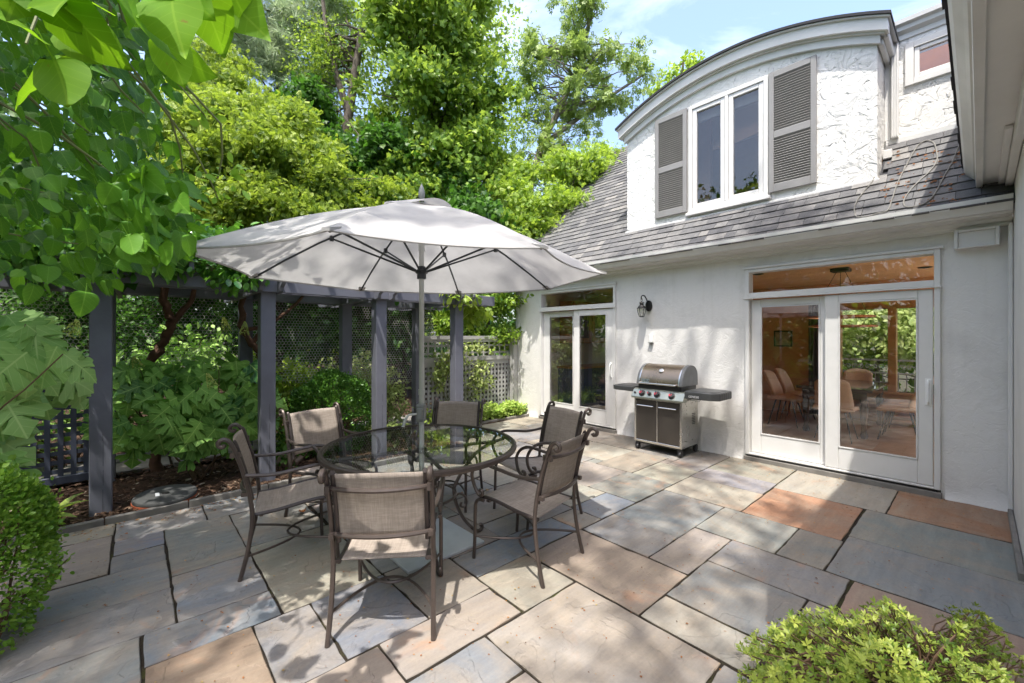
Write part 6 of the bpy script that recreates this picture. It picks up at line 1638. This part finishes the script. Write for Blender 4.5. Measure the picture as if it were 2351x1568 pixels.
leafy('ground_plant', 'low bright plants round the foot of the fourth post', 'plant', (3.5, 5.6, 0), [((3.4, 5.55, .15), (.25, .2, .14)), ((3.85, 6.1, .2), (.3, .25, .2))], 60, 8, .06, .06, OVAL, 'lf_lime', 92, (.5, .25), stems=14)
# lime ground cover along the fence
rng = np.random.default_rng(93)
n = 5200; P = np.stack([rng.uniform(3.75, 5.78, n), rng.uniform(5.93, 6.33, n), np.zeros(n)], 1); P[:, 2] = .03 + rng.random(n) ** .6 * (.22 + .07 * np.sin(P[:, 0] * 9) * np.sin(P[:, 1] * 12 + 1))
P[:, 1] -= .05 * np.sin(P[:, 0] * 14) * (P[:, 2] > .05)
A, Nn = leaf_frames(P, norm(np.tile([[0, -.6, .3]], (n, 1))), rng, .2, 1.2, .5)
tag(leaf_mesh('ground_cover', P, A, Nn, .062 * rng.uniform(.6, 1.25, n), OVAL, rng.normal(.5, .28, n), 'lf_cover'), kind='stuff')
# rocks
for i, (x, y, r_, lab) in enumerate([(1.38, 5.55, .13, 'brown field stone at the foot of the second post'), (2.45, 6.75, .16, 'rounded stone on the bank behind the third post, left of its twin'), (2.72, 6.85, .15, 'rounded stone on the bank behind the third post, right of its twin'), (3.05, 6.1, .17, 'pinkish flat stone by the hosta between the right posts')]):
    rng = np.random.default_rng(100 + i); bm = bmesh.new(); bmesh.ops.create_icosphere(bm, subdivisions=3, radius=1)
    d = rng.normal(size=3)
    for v in bm.verts:
        s = 1 + .16 * math.sin(v.co.x * 3 + d[0]) * math.sin(v.co.y * 4 + d[1]) + .09 * math.sin(v.co.z * 7 + d[2]); v.co = Vector((v.co.x * r_ * 1.25, v.co.y * r_, v.co.z * r_ * .8)) * s
    me = bpy.data.meshes.new('rock'); bm.to_mesh(me); bm.free(); o = link_mesh('rock', me, M['rock'], smooth=True); o.location = (x, y, .06 if i < 1 or i > 2 else .66)
    tag(o, lab, 'rock', 'stones in the planting')

# ---- azalea in the right foreground
def azalea():
    rng = np.random.default_rng(110); random.seed(110)
    base = at(2060, 774, 1.78); base = (base.x, base.y, -.02)
    root = empty('azalea_bush', base, 0, 'yellow-green azalea bush in the bottom right corner of the patio', 'bush')
    tips = []
    while len(tips) < 1650:
        vx, vy, d = rng.uniform(1700, 2420), rng.uniform(1350, 1760), rng.uniform(1.35, 2.15)
        top = 1398 + 95 * ((vx - 1930) / 260) ** 2 if vx < 1930 else 1398 + 50 * min(1, ((vx - 1930) / 250) ** 2) + 22 * math.sin(vx / 37)
        if vx > 2180: top = 1405 + 150 * max(0, (vx - 2240) / 130) ** 1.5
        if vy < top + (d < 1.6) * 90: continue
        p = at(vx, vy, d)
        if p.z < .04 or p.z > .62: continue
        if math.sin(p.x * 23 + 2 * math.sin(p.y * 17)) * math.sin(p.y * 21 + p.z * 15) > .35 and rng.random() < .95: continue
        tips.append(tuple(p))
    P = np.array(tips); n = len(P); c = V3(base) + np.array([0, 0, .25]); out = norm(P - c)
    A = norm(out * .5 + np.array([0, 0, .9]) + rng.normal(size=(n, 3)) * .3); Nn = norm(rng.normal(size=(n, 3)) + np.array([.1, .1, 0]))
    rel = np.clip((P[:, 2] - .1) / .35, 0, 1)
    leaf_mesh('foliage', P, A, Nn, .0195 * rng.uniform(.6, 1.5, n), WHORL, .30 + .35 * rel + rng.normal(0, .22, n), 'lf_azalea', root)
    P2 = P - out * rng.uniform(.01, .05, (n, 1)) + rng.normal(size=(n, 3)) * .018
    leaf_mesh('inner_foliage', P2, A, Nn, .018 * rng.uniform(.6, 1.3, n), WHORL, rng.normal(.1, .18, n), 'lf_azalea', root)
    m = mb(); b = Vector(base)
    for i in range(0, n, 2):
        q = Vector(P[i]); s0 = b + Vector((random.gauss(0, .12), random.gauss(0, .12), 0)); limb(m, s0, q, .0055, .0022, .06, 4, 5)
    m.build('twigs', M['twig'], root, smooth=True)
azalea()

# ---- the broad-leaved tree hanging into the upper left
def overhang():
    rng = np.random.default_rng(120); random.seed(120)
    base = (-1.9, 2.9, -.05)
    root = empty('overhanging_tree', base, 0, 'broad-leaved tree with heart-shaped leaves hanging into the upper left', 'tree')
    def edge(vy):
        return float(np.interp(vy, [-900, 0, 100, 200, 330, 400, 470, 560, 620, 660, 695], [700, 470, 450, 430, 425, 430, 455, 460, 435, 330, 230]))
    def fill(n, y0, y1, d0, d1, s0, s1, pad=0, x0=-420):
        P, S = [], []
        while len(P) < n:
            vy = rng.uniform(y0, y1); e = edge(vy) - pad; vx = rng.uniform(x0, e); d = rng.uniform(d0, d1)
            if vy > 640 and vx < 60: continue
            P.append(tuple(at(vx, vy, d))); S.append(rng.uniform(s0, s1))
        return P, S
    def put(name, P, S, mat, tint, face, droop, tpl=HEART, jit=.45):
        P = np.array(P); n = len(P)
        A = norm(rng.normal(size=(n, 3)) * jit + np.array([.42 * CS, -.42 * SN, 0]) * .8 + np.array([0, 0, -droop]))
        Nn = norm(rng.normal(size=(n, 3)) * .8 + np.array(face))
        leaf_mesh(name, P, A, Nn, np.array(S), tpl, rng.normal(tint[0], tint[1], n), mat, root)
    toward = np.array([-SN, -CS, .0]) * .5 + np.array([0, 0, .75])
    P, S = fill(1100, -260, 640, 3.2, 4.3, .11, .17, 40); put('inner_leaves', P, S, 'lf_dark', (.12, .2), toward, .9)  # darker leaf colour stands in for the shade inside the crown
    P, S = fill(300, -900, -150, 1.2, 2.2, .11, .17, 60); put('shading_leaves', P, S, 'lf_vine', (.5, .25), toward, .9)  # leaves above the view, added to shade the ones below
    P, S = fill(900, -260, 640, 2.3, 3.2, .08, .13, 25); put('deep_leaves', P, S, 'lf_vine', (.18, .28), toward, 1.2)  # low tint puts the shade of the crown's depth into the colour
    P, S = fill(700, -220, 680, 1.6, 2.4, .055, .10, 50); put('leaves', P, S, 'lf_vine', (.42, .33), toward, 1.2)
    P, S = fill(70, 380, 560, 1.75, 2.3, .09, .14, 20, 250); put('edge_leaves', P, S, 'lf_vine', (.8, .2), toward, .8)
    # the few big leaves right under the lens
    big = [(120, 40, .98, .20), (205, 60, 1.0, .235), (150, 120, 1.05, .17), (300, 40, 1.1, .19), (340, 90, 1.15, .17), (250, 20, 1.0, .17), (395, 60, 1.1, .20), (60, 10, .95, .16), (440, 10, 1.12, .20), (500, 40, 1.25, .22), (120, 190, 1.15, .18), (100, 250, 1.25, .15), (370, 140, 1.3, .16), (20, 90, 1.1, .18), (200, -40, 1.0, .2), (330, -50, 1.05, .2), (470, -70, 1.15, .2), (80, -60, .95, .2), (410, 190, 1.45, .15)]
    put('large_leaves', [tuple(at(a, b - 60, d)) for a, b, d, s in big], [s * .88 for a, b, d, s in big], 'lf_big', (.7, .2), np.array([-SN, -CS, 0]) * .55 + np.array([0, 0, .8]), .55, jit=.28)
    # young yellow-green shoot tips at the edge
    tips = [(505, 405, 2.1), (535, 388, 2.1), (470, 425, 2.1), (500, 455, 2.1), (525, 450, 2.1), (450, 265, 2.0), (480, 262, 2.0), (440, 400, 2.0)]
    Pt, St = [], []
    for (a, b, d) in tips:
        for _ in range(6): Pt.append(tuple(at(a + rng.normal(0, 14), b + rng.normal(0, 12), d))); St.append(rng.uniform(.03, .06))
    put('young_leaves', Pt, St, 'lf_young', (.6, .25), toward, .2, OVAL, 1.0)
    m = mb()
    m.tube(smooth_path([base, (-1.85, 2.9, 1.2), (-1.6, 2.8, 2.3), (-1.1, 2.5, 3.1), (-.5, 2.2, 3.5)], 6), list(np.linspace(.09, .04, 25)), 10)
    m.build('trunk', M['bark'], root, smooth=True)
    m = mb(); hub = [Vector((-1.6, 2.8, 2.3)), Vector((-1.1, 2.5, 3.1)), Vector((-.5, 2.2, 3.5)), Vector((-1.85, 2.9, 1.5))]
    for (a, b, d) in [(60, 100, 1.2), (200, 200, 1.6), (330, 260, 1.9), (420, 400, 2.1), (500, 410, 2.1), (500, 455, 2.1), (300, 480, 2.2), (180, 560, 2.3), (400, 560, 2.3), (90, 420, 2.0), (250, 60, 1.3), (20, 300, 1.7), (380, 120, 1.6), (470, 265, 2.0), (260, 350, 2.6), (150, 450, 2.8), (50, 560, 2.6), (350, 180, 2.6)]:
        q = at(a, b, d); h = min(hub, key=lambda p: (p - q).length); limb(m, h, q, .011, .0035, .08, 6, 6)
    m.build('branches', M['stem'], root, smooth=True)
overhang()

# ---- fallen leaves and litter on the paving
def litter(name, n, fn, lo, hi):
    m = mb()
    for i in range(n):
        x, y = fn(); L = random.uniform(lo, hi); a = random.uniform(0, 6.3); w = L * random.uniform(.12, .55); t_ = random.random()
        c, s = math.cos(a), math.sin(a); z = .004 + random.random() * .002; k = len(m.v)
        for (u, v, h) in ((0, 0, 0), (L * .5, w, .35 * w + .001), (L, 0, .001), (L * .5, -w, .25 * w + .001)): m.v.append((x + c * u - s * v, y + s * u + c * v, z + h))
        m.face((k, k + 1, k + 2, k + 3), t_)
    return tag(m.build(name, M['litter'], tints=True), kind='stuff')
random.seed(9)
def on_patio():
    while True:
        x, y = random.uniform(-1, 5.75), random.uniform(-.1, 4.8)
        return x, y
litter('leaf_litter', 2300, on_patio, .005, .017)
litter('leaf_litter', 230, lambda: (random.uniform(-.9, 1.3), 4.80 - abs(random.gauss(0, .12))), .008, .030)
litter('leaf_litter', 260, lambda: (5.74 - abs(random.gauss(0, .16)), random.uniform(-.1, 5.5)), .006, .022)
litter('leaf_litter', 420, lambda: (random.uniform(-1.2, 3.4), random.uniform(4.95, 6.2)), .012, .05)
m = mb()
for i in range(110):
    q = on_roof(random.uniform(2020, 2215), random.uniform(340, 470), .03); L = random.uniform(.012, .05); a = random.uniform(0, 6.3); w_ = L * random.uniform(.1, .4); u_ = Vector((math.cos(a) * .7, math.sin(a), math.cos(a) * .7)) ; v_ = Vector((-math.sin(a) * .7, math.cos(a), -math.sin(a) * .7))
    if q.y < .12 or (q.x > 6.0 and q.y > .72): continue
    m.quad(q, q + u_ * L * .5 + v_ * w_ + Vector((0, 0, .006)), q + u_ * L, q + u_ * L * .5 - v_ * w_, random.random() * .3)
tag(m.build('leaf_litter', M['litter'], tints=True), kind='stuff')
for (vx, vy, sz_, rz_, lab) in [(698, 1180, .075, .3, 'curled orange dry leaf under the left chair'), (515, 1142, .05, 1.0, 'orange dry leaf lying against the kerb'), (365, 1177, .085, .2, 'long reddish dry leaf along the kerb'), (1122, 1127, .05, 2.0, 'pale dry leaf under the right chair'), (1062, 1135, .03, .4, 'small red leaf behind the umbrella base'), (125, 1326, .05, 1.2, 'brown twiggy leaf beside the box bush')]:
    d = FPX * CAMH / (vy - CY); p = at(vx, vy, d); T_, F_ = MAPLE
    m = mb()
    R = Matrix.Translation((p.x, p.y, .012)) @ Matrix.Rotation(rz_, 4, 'Z')
    m.v = [tuple(R @ Vector((v[0] * sz_ * .8, v[1] * sz_, (v[0] ** 2 * .9 + (v[1] - .4) ** 2 * .5) * sz_))) for v in T_]
    for f in F_: m.face(f, .42 if 'pale' not in lab else .8)
    o = m.build('fallen_leaf', M['litter'], tints=True, smooth=False); tag(o, lab, 'leaf', 'fallen leaves')
# ================================================================= LIGHT, SKY, CAMERA
SUN = Vector((-.334, -.21, 1.0)).normalized()
sl = bpy.data.lights.new('sun', 'SUN'); sl.energy = 2.2; sl.angle = math.radians(.53); sl.color = (1.0, .96, .89)
so_ = bpy.data.objects.new('sun', sl); COL.objects.link(so_); so_.rotation_euler = (-SUN).to_track_quat('-Z', 'Y').to_euler(); so_.location = (0, 0, 20)
wd = bpy.data.worlds.new('World'); scene.world = wd; wd.use_nodes = True
nt = wd.node_tree; nt.nodes.clear(); ns, ln = nt.nodes, nt.links
out = N(ns, 'ShaderNodeOutputWorld'); bg = N(ns, 'ShaderNodeBackground', Strength=.145); ln.new(bg.outputs[0], out.inputs[0])
sky = N(ns, 'ShaderNodeTexSky', sky_type='NISHITA'); sky.sun_disc = False
sky.sun_elevation = math.asin(SUN.z); sky.sun_rotation = math.atan2(SUN.x, SUN.y); sky.altitude = 50; sky.air_density = 1.0; sky.dust_density = 3.6; sky.ozone_density = 1.0
# thin high cloud veils mixed over the sky by direction
tc = N(ns, 'ShaderNodeTexCoord'); mp = N(ns, 'ShaderNodeMapping'); mp.inputs['Scale'].default_value = (1.6, 1.6, 5.5); ln.new(tc.outputs['Generated'], mp.inputs['Vector'])
nz = N(ns, 'ShaderNodeTexNoise', Scale=2.0, Detail=8.0, Roughness=.6, Distortion=.5); ln.new(mp.outputs[0], nz.inputs['Vector'])
r = ramp(ns, [(.54, (0, 0, 0)), (.9, (.5, .5, .5))]); ln.new(nz.outputs['Fac'], r.inputs[0])
mx = N(ns, 'ShaderNodeMix', data_type='RGBA', blend_type='MIX'); ln.new(r.outputs[0], mx.inputs[0]); ln.new(sky.outputs[0], mx.inputs[6]); mx.inputs[7].default_value = (5.2, 5.4, 5.7, 1)
ln.new(mx.outputs[2], bg.inputs[0])

cam = bpy.data.cameras.new('camera'); co = bpy.data.objects.new('camera', cam); COL.objects.link(co)
co.location = (0, 0, CAMH); co.rotation_euler = (PI / 2, 0, -YAW)
cam.sensor_width = 36; cam.lens = 36 * FPX / 2351; cam.shift_y = -10 / 2351; cam.clip_start = .05; cam.clip_end = 500
scene.camera = co
vs = scene.view_settings; vs.view_transform = 'Standard'; vs.look = 'None'; vs.exposure = 1.78; vs.gamma = 1.0; vs.use_curve_mapping = False
scene.render.engine = 'CYCLES'
cy = scene.cycles; cy.max_bounces = 10; cy.diffuse_bounces = 5; cy.glossy_bounces = 4; cy.transmission_bounces = 6; cy.transparent_max_bounces = 16
cy.use_denoising = True; cy.sample_clamp_indirect = 8; cy.caustics_reflective = False; cy.caustics_refractive = False
